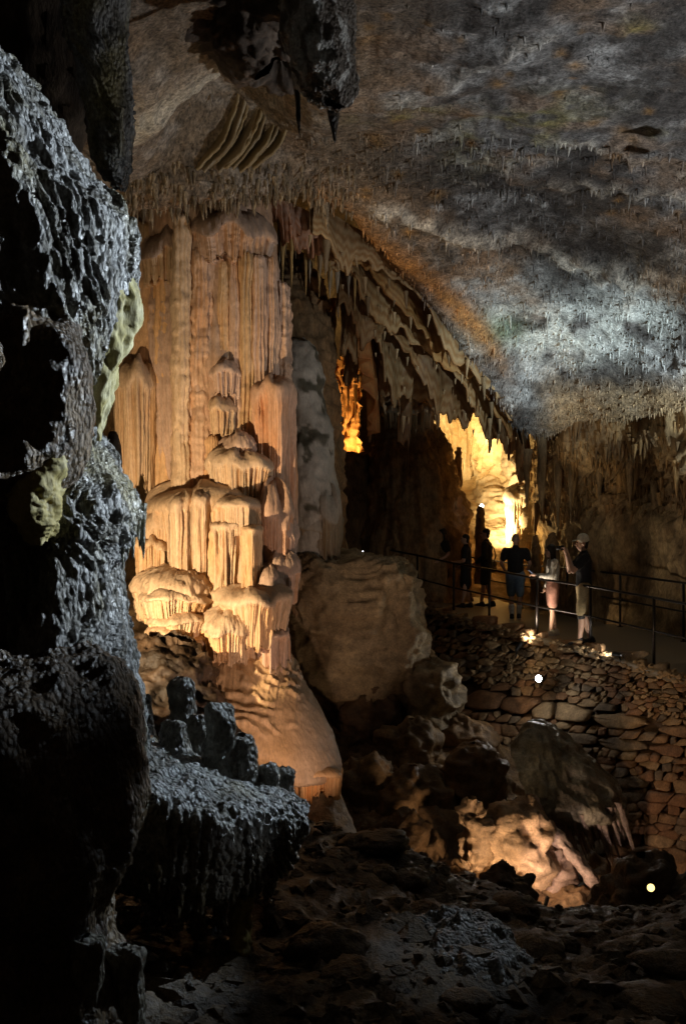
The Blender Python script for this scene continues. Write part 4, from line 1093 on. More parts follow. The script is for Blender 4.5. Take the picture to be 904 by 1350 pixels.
N, _ = orient(V, gnormals(V), (0, 3, 1.5))
V = V + N * (0.022 * (0.5 - cell(V, 0.045, 384)))[..., None]
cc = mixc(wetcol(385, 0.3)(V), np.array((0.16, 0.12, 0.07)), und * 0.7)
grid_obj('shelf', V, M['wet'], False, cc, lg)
for i in range(26):
    x = 185 + i * 8.2 + RNG.uniform(-3, 3)
    t = (x - 185) / 210
    y = 1085 + 55 * math.sin(t * 3.0 + 0.2) - 10 * t + RNG.uniform(-12, 12)
    stalactite('drip', x, y, 5.15 + 0.75 * t ** 2 + RNG.uniform(0, .25), RNG.uniform(9, 16), RNG.uniform(45, 95) * (1 - 0.4 * t), M['wet'], (0.22, 0.17, 0.09), seed=390 + i, parent=lg, blunt=0.35)
blob('yellow_leg', [(318, 372, 1088, 5.75, 0.12), (322, 350, 1120, 5.75, 0.10), (312, 336, 1160, 5.75, 0.09), (304, 330, 1200, 5.75, 0.09), (304, 328, 1240, 5.75, 0.09), (308, 330, 1265, 5.75, 0.05)],
     90, 60, M['flow'], rockcol((0.30, 0.22, 0.06), (0.42, 0.33, 0.10), 420, 0.08), seed=421, big=0.03, bs=0.1, mid=0.02, ms=0.05, parent=lg)
for i, (xa, xb, y0, y1, D) in enumerate([(250, 276, 1120, 1262, 5.9), (280, 300, 1115, 1250, 6.0), (222, 246, 1130, 1230, 5.7), (344, 360, 1090, 1190, 6.1)]):
    m_ = (xa + xb) / 2
    blob('hanging_leg', [(xa - 6, xb + 6, y0, D, 0.10), (xa, xb, y0 + 30, D, 0.06), (m_ - 7, m_ + 7, (y0 + y1) / 2 + 10, D, 0.045), (m_ - 8, m_ + 8, y1 - 15, D, 0.045), (m_ - 2, m_ + 2, y1, D, 0.01)],
         70, 44, M['wet'], rockcol((0.20, 0.15, 0.08), (0.34, 0.29, 0.2), 425 + i, 0.08), seed=425 + i, big=0.03, bs=0.1, mid=0.02, ms=0.05, parent=lg)
blob('pale_leg', [(186, 240, 1130, 6.2, 0.2), (186, 226, 1170, 6.2, 0.14), (192, 222, 1200, 6.2, 0.14), (186, 238, 1240, 6.2, 0.16)], 70, 60, M['wet'], rockcol((0.35, 0.34, 0.3), (0.5, 0.5, 0.45), 422, 0.08), seed=423, big=0.04, bs=0.1, mid=0.02, ms=0.05, parent=lg)
KN = [(240, 897, 985, 36, 6.4, 'tall flat topped wet stub at the back of the knobbed ledge'), (228, 950, 1010, 42, 6.0, 'squat wet stub in front of the tall flat topped one'),
      (263, 944, 1005, 30, 6.25, 'small dark stub between the flat topped and the pointed one'), (290, 931, 1030, 42, 6.0, 'tall rounded dark stalagmite stub on the knobbed ledge'),
      (320, 972, 1040, 44, 6.1, 'broad black hump right of the tall rounded stub'), (190, 916, 985, 26, 6.5, 'low dark stub beside the wet flowstone mass'), (352, 1008, 1060, 34, 6.15, 'low dark hump near the tip of the knobbed ledge'),
      (376, 1012, 1060, 30, 6.45, 'smooth rounded lip stone at the end of the knobbed ledge')]
for i, (x, y0, y1, w, D, lab) in enumerate(KN):
    k = D / F
    o = blob('stalagmite_stub', [(x - 3, x + 3, y0 - 1, D, 0.02), (x - w * .34, x + w * .34, y0 + 2, D, w * .34 * k), (x - w * .44, x + w * .44, y0 + 12, D, w * .44 * k), (x - w * .46, x + w * .46, (y0 + y1) / 2, D, w * .46 * k), (x - w * .52, x + w * .52, y1, D, w * .5 * k), (x - w * .6, x + w * .6, y1 + 30, D, w * .5 * k)],
             46, 46, M['wet'], rockcol((0.14, 0.12, 0.09), (0.32, 0.30, 0.26), 430 + i, 0.1), seed=430 + i, big=0.035, bs=0.16, mid=0.012, ms=0.06, fine=0.006, fs=0.02)
    prop(o, lab, 'stalagmite')

# ================================================================== ground in front and pit behind it
V = patch([[(px, y, D) for y, D in c] for px, c in [
    (-200, [(1900, 2.6), (1500, 3.4), (1340, 4.6), (1250, 6.0), (1180, 7.5), (1130, 9.0), (1170, 10.5), (1200, 11.3)]),
    (100,  [(1900, 2.6), (1480, 3.5), (1330, 4.7), (1240, 6.0), (1170, 7.5), (1120, 9.0), (1150, 10.5), (1190, 11.3)]),
    (250,  [(1900, 2.6), (1460, 3.6), (1320, 4.8), (1230, 6.0), (1160, 7.5), (1105, 9.0), (1140, 10.5), (1190, 11.3)]),
    (400,  [(1900, 2.6), (1470, 3.6), (1340, 4.8), (1240, 6.0), (1150, 7.5), (1085, 9.0), (1130, 10.5), (1190, 11.3)]),
    (500,  [(1900, 2.6), (1490, 3.6), (1350, 4.8), (1255, 6.0), (1175, 7.6), (1125, 9.0), (1160, 10.4), (1200, 11.2)]),
    (600,  [(1900, 2.6), (1510, 3.6), (1360, 4.9), (1265, 6.2), (1200, 7.8), (1158, 9.2), (1185, 10.4), (1215, 11.2)]),
    (700,  [(1900, 2.6), (1520, 3.6), (1370, 5.0), (1280, 6.4), (1220, 8.0), (1192, 9.4), (1205, 10.4), (1225, 11.2)]),
    (800,  [(1900, 2.6), (1520, 3.6), (1370, 5.0), (1280, 6.4), (1230, 8.0), (1208, 9.4), (1215, 10.4), (1230, 11.2)]),
    (920,  [(1900, 2.6), (1520, 3.6), (1360, 5.0), (1270, 6.4), (1215, 8.0), (1190, 9.4), (1200, 10.4), (1225, 11.2)]),
    (1200, [(1900, 2.6), (1500, 3.6), (1340, 5.0), (1240, 6.4), (1180, 8.0), (1150, 9.4), (1170, 10.4), (1200, 11.2)]),
]], 210, 260)
N, _ = orient(V, gnormals(V), (0, 5, 6))
d = 0.14 * fbm(V, 1.1, 3, 441) + 0.13 * fbm(V, 0.6, 4, 442) + 0.03 * fbm(V, 0.14, 3, 443, ridged=True) + 0.02 * fbm(V, 0.05, 2, 444)
V = V + N * d[..., None]
PX, PY = to_px(V)
cc = mixc(np.array((0.06, 0.04, 0.022)), np.array((0.16, 0.11, 0.06)), sstep(-0.4, 0.4, fbm(V, 0.5, 4, 445)))
ww = 0.6 * np.exp(-((PX - 510) / 40) ** 2 - ((PY - 1250) / 20) ** 2)
cc = mixc(cc, np.array((0.22, 0.22, 0.21)), np.clip(ww, 0, 1) * sstep(-0.1, 0.3, fbm(V, 0.15, 3, 446)) * 0.8)
ground = grid_obj('ground', V, M['wetmud'], False, cc)
prop(ground, kind='structure')
GND = V
for nm_, secs_, lab_ in [
        ('wet_hump', [(585, 620, 1222, 6.5, 0.05), (550, 660, 1236, 6.4, 0.35), (530, 690, 1262, 6.25, 0.55), (522, 704, 1296, 6.15, 0.6), (520, 708, 1340, 6.1, 0.6)], 'glistening wet rock hump on the dark foreground floor'),
        ('wet_hump', [(250, 290, 1222, 6.1, 0.05), (215, 320, 1236, 6.0, 0.3), (190, 340, 1266, 5.9, 0.45), (180, 350, 1300, 5.8, 0.5), (180, 350, 1350, 5.8, 0.5)], 'glistening wet rock hump under the dripping ledge')]:
    o = blob(nm_, secs_, 80, 130, M['wet'], rockcol((0.10, 0.09, 0.075), (0.24, 0.235, 0.22), 447, 0.12), seed=448, big=0.16, bs=0.4, mid=0.07, ms=0.16, fine=0.02, fs=0.05)
    prop(o, lab_, 'rock')
bmg = bmesh.new(); bmg.from_mesh(ground.data); GB = BVHTree.FromBMesh(bmg); bmg.free()
LOOSE = ['flat', 'angular', 'rounded', 'split', 'wedge shaped', 'long', 'squat', 'knobby', 'chipped', 'tilted', 'pale', 'pointed', 'broad', 'small', 'cracked', 'half buried', 'smooth', 'rough']
for i in range(18):
    px = 430 + 27 * i + RNG.uniform(-10, 10)
    D = RNG.uniform(5.2, 8.8)
    x = (px - 452) / F * D
    hit = GB.ray_cast(Vector((x, D, 4)), Vector((0, 0, -1)))[0]
    if hit is None: continue
    sz = RNG.uniform(0.07, 0.20)
    nt_, na_ = 22, 30
    th = np.linspace(0, math.pi, nt_)[:, None]; ph = np.linspace(0, 2 * math.pi, na_, endpoint=False)[None]
    Q = np.stack([np.sin(th) * np.cos(ph) * RNG.uniform(1.0, 1.7), np.sin(th) * np.sin(ph), np.cos(th) + 0 * ph], -1) * sz
    Q[..., 2] *= RNG.uniform(0.4, 0.7)
    sd_ = Q / sz
    Q = Q * (1 + 0.35 * fbm(sd_ + i * 7.7, 0.9, 3, 700 + i) + 0.12 * fbm(sd_ + i * 3.3, 0.3, 2, 720 + i, ridged=True))[..., None]
    a_ = RNG.uniform(0, 6.28)
    Q = np.stack([Q[..., 0] * math.cos(a_) - Q[..., 1] * math.sin(a_), Q[..., 0] * math.sin(a_) + Q[..., 1] * math.cos(a_), Q[..., 2]], -1) + np.array(hit) + np.array([0, 0, sz * 0.12])
    o = grid_obj('loose_rock', Q, M['wetmud'], True, np.broadcast_to(np.array((0.13, 0.09, 0.05)) * RNG.uniform(0.7, 1.3), Q.shape))
    prop(o, LOOSE[i] + ' loose brown rock, number %s along the dark foreground floor counted from the ledge' % NUM[i], 'rock', 'loose rocks on the foreground floor')
_g = (1 + 5 ** 0.5) / 2
ICO = np.array([(-1, _g, 0), (1, _g, 0), (-1, -_g, 0), (1, -_g, 0), (0, -1, _g), (0, 1, _g), (0, -1, -_g), (0, 1, -_g), (_g, 0, -1), (_g, 0, 1), (-_g, 0, -1), (-_g, 0, 1)]) / 1.9
ICT = np.array([(0, 11, 5), (0, 5, 1), (0, 1, 7), (0, 7, 10), (0, 10, 11), (1, 5, 9), (5, 11, 4), (11, 10, 2), (10, 7, 6), (7, 1, 8), (3, 9, 4), (3, 4, 2), (3, 2, 6), (3, 6, 8), (3, 8, 9), (4, 9, 5), (2, 4, 11), (6, 2, 10), (8, 6, 7), (9, 8, 1)])
gf = GND.reshape(-1, 3)
gi = RNG.choice(np.where((gf[:, 1] > 4.4) & (gf[:, 1] < 9.6) & (np.abs(gf[:, 0]) < 4))[0], 1500)
gs = RNG.gamma(2.0, 0.012, 1500) + 0.010
GVv = gf[gi][:, None, :] + (ICO[None] * (1 + 0.35 * RNG.normal(size=(1500, 12, 3)))) * gs[:, None, None] * np.array([1.2, 1.0, 0.75])
GT = (ICT[None] + (np.arange(1500) * 12)[:, None, None]).reshape(-1, 3)
gc = np.repeat((np.array((0.14, 0.10, 0.06)) * RNG.uniform(0.5, 1.6, (1500, 1)))[:, None, :], 12, 1)
o = link('gravel', mesh_np('gravel', GVv.reshape(-1, 3), None, GT, gc.reshape(-1, 3), smooth=False), M['wetmud'])
prop(o, 'broken gravel and chips strewn over the dark foreground floor', 'gravel', kind='stuff')
# little stalagmite stubs on the ground at the foot of the ledge
for i, (x, y0, y1, w, D, lab) in enumerate([(352, 1254, 1290, 24, 5.9, 'dark little stalagmite next to the yellow dripping leg'), (382, 1258, 1294, 28, 5.8, 'fatter little stalagmite, second from the yellow leg'),
                                            (402, 1250, 1288, 20, 6.0, 'slim little stalagmite squeezed behind the fatter ones'), (438, 1244, 1282, 34, 5.8, 'double headed stalagmite standing apart on the dark ground'),
                                            (336, 1230, 1275, 18, 6.2, 'stub half hidden behind the yellow dripping leg'), (60, 1260, 1400, 44, 4.3, 'dark stalagmite in the deep shade of the left corner'), (115, 1240, 1400, 40, 4.2, 'taller dark stalagmite in the left corner shade'),
                                            (165, 1250, 1380, 50, 4.4, 'broad leaning dark stalagmite at the corner of the ledge')]):
    k = D / F
    o = blob('ground_stalagmite', [(x - 2, x + 2, y0 - 1, D, 0.02), (x - w * .36, x + w * .36, y0 + 3, D, w * .36 * k), (x - w * .48, x + w * .48, y0 + 14, D, w * .48 * k), (x - w * .5, x + w * .5, y1, D, w * .5 * k), (x - w * .55, x + w * .55, y1 + 40, D, w * .5 * k)],
             34, 36, M['wet'], rockcol((0.15, 0.12, 0.08), (0.3, 0.27, 0.2), 450 + i, 0.1), seed=450 + i, big=0.03, bs=0.14, mid=0.015, ms=0.06)
    prop(o, lab, 'stalagmite')

# pit: slope of mud and rubble from under the column to the wall foot
V = patch([[(px, y, D) for y, D in c] for px, c in [
    (100, [(800, 18.5), (860, 17.5), (950, 15.5), (1030, 14.0), (1100, 12.8), (1200, 11.4), (1320, 10.2)]),
    (330, [(740, 19.0), (840, 17.8), (940, 16.2), (1020, 14.8), (1090, 13.4), (1180, 11.8), (1320, 10.2)]),
    (450, [(745, 18.5), (860, 17.6), (940, 16.8), (1020, 15.4), (1090, 13.8), (1170, 12.2), (1320, 10.3)]),
    (530, [(780, 19.6), (860, 18.6), (930, 17.2), (1010, 15.6), (1080, 14.2), (1160, 12.6), (1320, 10.4)]),
    (590, [(900, 19.8), (930, 18.6), (965, 17.2), (1025, 15.4), (1085, 14.2), (1160, 12.7), (1320, 10.4)]),
    (650, [(965, 18.0), (985, 17.2), (1010, 16.4), (1055, 15.2), (1105, 14.2), (1165, 12.8), (1320, 10.4)]),
    (710, [(1035, 16.8), (1050, 16.2), (1070, 15.7), (1100, 15.0), (1135, 14.2), (1185, 12.9), (1320, 10.4)]),
    (790, [(1115, 15.6), (1125, 15.2), (1140, 14.8), (1158, 14.3), (1178, 13.7), (1210, 12.7), (1320, 10.4)]),
    (880, [(1172, 14.5), (1176, 14.2), (1182, 13.9), (1190, 13.6), (1200, 13.2), (1220, 12.4), (1320, 10.4)]),
    (1000, [(1200, 13.4), (1204, 13.2), (1208, 13.0), (1214, 12.8), (1222, 12.4), (1240, 11.8), (1320, 10.4)]),
]], 190, 240)
N, _ = orient(V, gnormals(V), (0, 5, 6))
d = 0.22 * fbm(V, 1.2, 3, 461) + 0.18 * fbm(V, 0.5, 4, 462, ridged=True) + 0.08 * fbm(V, 0.16, 3, 463, ridged=True)
V = V + N * d[..., None]
cc = mixc(np.array((0.14, 0.085, 0.04)), np.array((0.34, 0.22, 0.11)), sstep(-0.4, 0.4, fbm(V, 0.5, 4, 465)))
prop(grid_obj('pit_floor', V, M['mud'], False, cc), kind='structure')

# block of rock under the pale stalagmite
o = blob('rock_buttress', [(440, 480, 735, 17.3, 0.1), (396, 520, 740, 17.2, 0.8), (380, 540, 752, 17.1, 1.0), (378, 548, 790, 17.0, 1.05), (382, 550, 830, 17.0, 1.05), (386, 546, 870, 17.1, 1.0), (390, 530, 915, 17.3, 0.95), (390, 520, 970, 17.5, 0.9)],
         120, 150, M['mud'], lambda V: mixc(np.array((0.24, 0.17, 0.09)), np.array((0.50, 0.40, 0.24)), sstep(-0.35, 0.4, fbm(V, 0.5, 4, 471, stretch=(1, 1, 2.5)))), seed=472, big=0.24, bs=0.6, mid=0.16, ms=0.4, fine=0.03, fs=0.08, power=4.5, stretch=(1, 1, 1.3), drip=(0.09, 0.28))
prop(o, 'square tan rock buttress with flat top right of the column tiers', 'rock')
tier('shelf_drapery', 378, 412, 742, 800, 16.4, 0.4, 16, seed=473, gap=5, rag=10, col=(0.42, 0.30, 0.17), amp=0.035)
prop(bpy.data.objects['shelf_drapery'], 'short tan curtain spilling over the left end of the rock buttress', 'curtain')

BOULD = [
    ((535, 600, 868, 965, 16.6), (0.36, 0.28, 0.17), 'big pale rounded boulder below the walkway corner'),
    ((470, 545, 842, 935, 17.4), (0.22, 0.14, 0.07), 'brown boulder wedged under the rock buttress'),
    ((415, 470, 800, 870, 16.6), (0.34, 0.27, 0.18), 'hollowed pale rock knob on the front of the buttress'),
    ((450, 520, 900, 985, 16.4), (0.16, 0.10, 0.05), 'dark pitted boulder between apron and pale boulder'),
    ((505, 575, 955, 1015, 15.8), (0.30, 0.20, 0.10), 'tan angular boulder below the pitted one'),
    ((575, 640, 950, 1010, 16.6), (0.30, 0.18, 0.08), 'rust brown boulder leaning on the stone wall foot'),
    ((440, 520, 1000, 1070, 14.6), (0.26, 0.17, 0.08), 'brown boulder right of the tan slab under the apron'),
    ((505, 590, 1020, 1100, 14.4), (0.24, 0.15, 0.07), 'rough brown boulder in the middle of the pit'),
    ((590, 660, 985, 1060, 14.8), (0.26, 0.16, 0.08), 'rough rust boulder above the lit hollow of the pit'),
    ((470, 560, 1075, 1140, 13.2), (0.18, 0.11, 0.05), 'dark boulder low in the pit behind the ground crest'),
    ((640, 720, 1060, 1150, 13.3), (0.46, 0.32, 0.19), 'warmly lit rounded boulder in the pit beside the hidden lamp'),
    ((600, 642, 1060, 1150, 13.0), (0.42, 0.29, 0.17), 'tall narrow lit rock left of the lit rounded boulder'),
    ((690, 752, 1112, 1175, 13.5), (0.40, 0.29, 0.22), 'pinkish lit boulder under the fringed slab'),
    ((640, 700, 1140, 1185, 11.4), (0.12, 0.075, 0.04), 'dark low boulder hiding the pit lamp'),
    ((788, 890, 1148, 1215, 11.6), (0.17, 0.12, 0.07), 'dark round boulder holding the small niche lamp'),
    ((860, 960, 1158, 1230, 11.3), (0.14, 0.10, 0.06), 'dark boulder right of the one with the niche lamp'),
]
for i, ((x0, x1, y0, y1, D), c_, lab) in enumerate(BOULD):
    m, hw, k = (x0 + x1) / 2, (x1 - x0) / 2, D / F
    hy = y1 - y0
    dp = hw * k * 0.9
    sk = 6 * math.sin(i * 2.3)
    secs = []
    for t, r_ in ((0, .05), (.06, .45), (.2, .78), (.42, 1), (.65, 1.02), (.85, .86), (1.0, .6), (1.1, .2)):
        secs.append((m + sk * (1 - 2 * t) - hw * r_, m + sk * (1 - 2 * t) + hw * r_, y0 + hy * t, D, dp * r_ + .01))
    c_ = np.array(c_)
    o = blob('boulder', secs, 52, 62, M['mud'], rockcol(c_ * 0.6, c_ * 1.15, 480 + i, 0.3), seed=480 + i, big=0.26, bs=0.5, mid=0.15, ms=0.28, fine=0.035, fs=0.09)
    prop(o, lab, 'boulder')

# tilted slab with a fringe of drips in the pit
sl = empty('fringed_slab', W(750, 1060, 13.9), 'tilted grey green rock slab with a diagonal fringe of drips in the pit', 'rock slab')
V = patch([[(px, y, D) for px, y, D in c] for c in [
    [(680, 985, 15.0), (676, 1000, 14.2), (690, 1040, 13.9), (706, 1082, 13.7), (720, 1090, 14.1)],
    [(700, 952, 15.2), (702, 965, 14.5), (716, 1020, 14.0), (735, 1076, 13.7), (750, 1090, 14.1)],
    [(735, 965, 15.2), (742, 985, 14.6), (752, 1030, 14.1), (768, 1080, 13.8), (785, 1100, 14.2)],
    [(775, 995, 15.2), (782, 1012, 14.7), (790, 1045, 14.2), (802, 1080, 13.9), (815, 1095, 14.3)],
    [(812, 1030, 15.2), (818, 1040, 14.8), (826, 1060, 14.4), (830, 1080, 14.2), (838, 1085, 14.6)]]], 120, 140)
N, _ = orient(V, gnormals(V), (2, 8, 3))
V = V + N * (0.10 * fbm(V, 0.6, 3, 501) + 0.05 * fbm(V, 0.2, 3, 502, ridged=True))[..., None]
cc = mixc(np.array((0.20, 0.17, 0.11)), np.array((0.36, 0.33, 0.25)), sstep(-0.3, 0.4, fbm(V, 0.3, 4, 503)))
grid_obj('slab', V, M['mud'], False, cc, sl)
for i in range(30):
    t = i / 29
    x = 706 + t * 112 + RNG.uniform(-3, 3)
    y = 1064 + 18 * math.sin(t * 3) + RNG.uniform(-8, 6)
    stalactite('drip', x, y, 13.75 + 0.35 * t + RNG.uniform(-.1, .2), RNG.uniform(5, 9), RNG.uniform(28, 62), M['mud'], (0.44, 0.34, 0.28), seed=510 + i, parent=sl, lean=0.35, blunt=0.3)
blob('lit_strut', [(690, 706, 1050, 13.6, 0.05), (700, 720, 1078, 13.5, 0.1), (718, 742, 1100, 13.4, 0.12), (742, 762, 1125, 13.3, 0.12), (764, 782, 1150, 13.2, 0.1), (780, 794, 1172, 13.1, 0.05)], 80, 40, M['mud'],
     rockcol((0.45, 0.33, 0.26), (0.55, 0.42, 0.33), 541, 0.1), seed=542, big=0.05, bs=0.2, mid=0.02, parent=sl)

# ================================================================== walkway
NEAR = [(470, 772, 25.0), (550, 795, 22.0), (600, 810, 20.6), (643, 822, 19.5), (705, 838, 18.3), (777, 855, 17.0), (860, 880, 15.3), (904, 893, 14.6), (980, 915, 13.5), (1150, 960, 11.6)]
FAR = [(470, 760, 29.5), (560, 778, 27.0), (605, 785, 26.2), (640, 790, 25.5), (690, 800, 24.5), (745, 808, 22.8), (815, 825, 20.0), (898, 844, 18.0), (980, 862, 16.5), (1200, 905, 14.0)]
nA = catmull(np.array([W(*p) for p in NEAR]), 200)
fA = catmull(np.array([W(*p) for p in FAR]), 200)
t = np.linspace(-0.0, 1.12, 30)[:, None, None]
V = nA[None] * (1 - t) + fA[None] * t
V[..., 2] += 0.008 * fbm(V, 0.8, 3, 551)
path = grid_obj('walkway', V, M['concrete'])
prop(path, kind='structure')
bm = bmesh.new(); bm.from_mesh(path.data); WALK = BVHTree.FromBMesh(bm); bm.free()
def floor_z(x, y):
    h = WALK.ray_cast(Vector((x, y, 5)), Vector((0, 0, -1)))
    return h[0].z if h[0] is not None else 0.0

# edge kerb of the walkway (front lip, 12 cm high face)
dn = np.array([0, 0, -1.0])
out = np.stack([-np.gradient(nA[:, 1]), np.gradient(nA[:, 0]), 0 * nA[:, 0]], -1)
out /= np.linalg.norm(out, axis=1, keepdims=True)
if out[100, 1] > 0: out = -out
kv = np.stack([nA + out * 0.0 + np.array([0, 0, 0.004]), nA + out * 0.10 + np.array([0, 0, 0.0]), nA + out * 0.11 + dn * 0.03, nA + out * 0.10 + dn * 0.10, nA - out * 0.1 + dn * 0.12])
prop(grid_obj('walkway_kerb', kv, M['concrete']), kind='structure')

# ================================================================== rubble stone wall below the walkway
wroot = empty('stone_wall', W(800, 1000, 15.5), 'dry rubble stone retaining wall with uneven brown courses below the walkway', 'stone wall')
TOP = np.array([(p[0], p[1], p[2]) for p in NEAR[1:]])
BOT = np.array([(550, 905, 20.2), (600, 935, 18.6), (643, 968, 17.4), (705, 1035, 16.2), (777, 1110, 15.2), (860, 1170, 14.2), (904, 1190, 13.7), (980, 1210, 12.9), (1150, 1260, 11.2)])
def face(px, py):
    yt = np.interp(px, TOP[:, 0], TOP[:, 1]); dt = np.interp(px, TOP[:, 0], TOP[:, 2])
    yb = np.interp(px, BOT[:, 0], BOT[:, 1]); db = np.interp(px, BOT[:, 0], BOT[:, 2])
    f = (py - yt) / (yb - yt)
    return np.array(W(px, py, dt + (db - dt) * f - 0.10)), f
# mortar core behind the stones
gx = np.linspace(550, 1150, 130); gf = np.linspace(0.02, 1.05, 60)
V = np.empty((60, 130, 3))
for j, x in enumerate(gx):
    yt = np.interp(x, TOP[:, 0], TOP[:, 1]); yb = np.interp(x, BOT[:, 0], BOT[:, 1])
    for i, f in enumerate(gf):
        p, _ = face(x, yt + (yb - yt) * f)
        V[i, j] = p + np.array([0.10, 0.22, 0])
V += (0.05 * fbm(V, 0.3, 3, 561))[..., None]
grid_obj('core', V, M['mud'], False, np.broadcast_to(np.array((0.09, 0.055, 0.03)), V.shape), wroot)
# rubble stones: cells of an uneven layout on the wall face, each a bulged block of its own
rr = np.random.default_rng(5)
def course_y(px, h):
    rim = np.interp(px, TOP[:, 0], TOP[:, 1])
    lev = 868 + (px - 800) * 0.12
    w_ = float(sstep(10, 120, h))
    return rim * (1 - w_) + lev * w_ + h
seeds = []
h = 2.0
while h < 330:
    rowh = rr.choice([5, 7, 10, 13, 17, 23], p=[.15, .2, .25, .2, .13, .07]) * (0.85 if h < 40 else 1.0 + h / 450)
    px = 540 + rr.uniform(0, 14)
    while px < 1010:
        wpx = rowh * rr.choice([0.8, 1.3, 2.0, 3.0, 4.2]) * (0.7 + 0.3 * (px - 550) / 350)
        cy = course_y(px + wpx / 2, h + rowh / 2) + rr.normal() * rowh * 0.16
        rim = np.interp(px, TOP[:, 0], TOP[:, 1]); bot = np.interp(px, BOT[:, 0], BOT[:, 1])
        if rim - 14 < cy < bot + 25:
            seeds.append((px + wpx / 2, cy, wpx, rowh))
        px += wpx * rr.uniform(0.9, 1.1)
    h += rowh
SD = np.array(seeds)
def clip(poly, nx, ny, c):
    out = []
    for i in range(len(poly)):
        a, b = poly[i], poly[(i + 1) % len(poly)]
        da, db = a[0] * nx + a[1] * ny - c, b[0] * nx + b[1] * ny - c
        if da <= 0: out.append(a)
        if da * db < 0:
            t_ = da / (da - db)
            out.append((a[0] + (b[0] - a[0]) * t_, a[1] + (b[1] - a[1]) * t_))
    return out
AX = 0.45                                     # cells are wider than tall
cellsP = []
for i, (x, y, w_, h_) in enumerate(SD):
    rim = np.interp(x, TOP[:, 0], TOP[:, 1])
    if y < rim + 2.5 or x < 545 or x > 1000: continue
    dx = (SD[:, 0] - x) * AX; dy = SD[:, 1] - y
    near = np.argsort(dx * dx + dy * dy)[1:16]
    hw_, hh_ = w_ * 0.75, h_ * 0.85
    poly = [(-hw_ * AX, -hh_), (hw_ * AX, -hh_), (hw_ * AX, hh_), (-hw_ * AX, hh_)]
    for j in near:
        ex, ey = dx[j], dy[j]
        sz = SD[j, 3] + SD[j, 2] * 0.3
        mine = h_ + w_ * 0.3
        f_ = 0.5 + 0.18 * (mine - sz) / (mine + sz)
        poly = clip(poly, ex, ey, (ex * ex + ey * ey) * f_)
        if len(poly) < 3: break
    if len(poly) < 3: continue
    P_ = [(x + p[0] / AX, y + p[1]) for p in poly]
    ar = 0.5 * abs(sum(P_[k][0] * P_[(k + 1) % len(P_)][1] - P_[(k + 1) % len(P_)][0] * P_[k][1] for k in range(len(P_))))
    if ar > 16: cellsP.append((ar * (x < 910), P_))
cellsP.sort(key=lambda c: -c[0])
def stone_mesh(P_, rg):
    """corner-cut, inset and bulged block from a polygon on the wall face"""
    Q_ = []
    n = len(P_)
    for k in range(n):                                        # cut each corner once
        a, b = np.array(P_[k]), np.array(P_[(k + 1) % n])
        Q_ += [a * 0.86 + b * 0.14, a * 0.14 + b * 0.86]
    Q_ = np.array(Q_)
    c = Q_.mean(0)
    Q_ = Q_ + rg.normal(size=Q_.shape) * 0.55
    m = len(Q_)
    prd = rg.uniform(-0.05, 0.06)
    tx, ty = rg.normal() * 0.05, rg.normal() * 0.05
    Vv = []
    for f_, dp in ((0.95, 0.20), (0.98, 0.0), (0.90, -0.05 - prd), (0.60, -0.062 - prd)):
        for q in Q_:
            p = c + (q - c) * f_
            w3, _ = face(p[0], p[1])
            k_ = w3[1] / F
            tilt = (p[0] - c[0]) * k_ * tx * 3 + (p[1] - c[1]) * k_ * ty * 3
            Vv.append(w3 + np.array([0.45, 0.89, 0]) * (dp + 0.08 + (tilt + rg.normal() * 0.008 if dp < 0.1 else 0)))
    w3, _ = face(*c)
    Vv.append(w3 + np.array([0.45, 0.89, 0]) * (-0.06 - prd + 0.08))
    Qd = [(r_ * m + j, r_ * m + (j + 1) % m, (r_ + 1) * m + (j + 1) % m, (r_ + 1) * m + j) for r_ in range(3) for j in range(m)]
    Tr = [(3 * m + j, 3 * m + (j + 1) % m, 4 * m) for j in range(m)]
    return np.array(Vv), Qd, Tr
rest = ([], [], [])
off = 0
for i, (ar, P_) in enumerate(cellsP):
    Vv, Qd, Tr = stone_mesh(P_, rr)
    if i < 300:
        o = link('stone', mesh_np('stone', Vv, Qd, Tr), (M['stone'], M['stone_b'], M['stone_c'], M['stone_d'])[int(rr.integers(0, 4))], wroot)
    else:
        rest[0].append(Vv); rest[1].append(np.array(Qd) + off); rest[2].append(np.array(Tr) + off); off += len(Vv)
# chipped rubble along the rim
for i in range(300):
    px = rr.uniform(560, 960)
    rim = np.interp(px, TOP[:, 0], TOP[:, 1])
    cy = rim + rr.uniform(0, 9)
    w_ = rr.uniform(2.5, 6)
    th = rr.uniform(0, 6)
    P_ = [(px + w_ * math.cos(th + k * 1.26) * rr.uniform(.7, 1.2), cy + 0.6 * w_ * math.sin(th + k * 1.26) * rr.uniform(.7, 1.2)) for k in range(5)]
    Vv, Qd, Tr = stone_mesh(P_, rr)
    Vv = Vv + np.array([-0.45, -0.89, 0]) * 0.08
    rest[0].append(Vv); rest[1].append(np.array(Qd) + off); rest[2].append(np.array(Tr) + off); off += len(Vv)
o = link('small_stones', mesh_np('small_stones', np.concatenate(rest[0]), np.concatenate(rest[1]), np.concatenate(rest[2])), M['stone_b'], wroot)
o['kind'] = 'stuff'

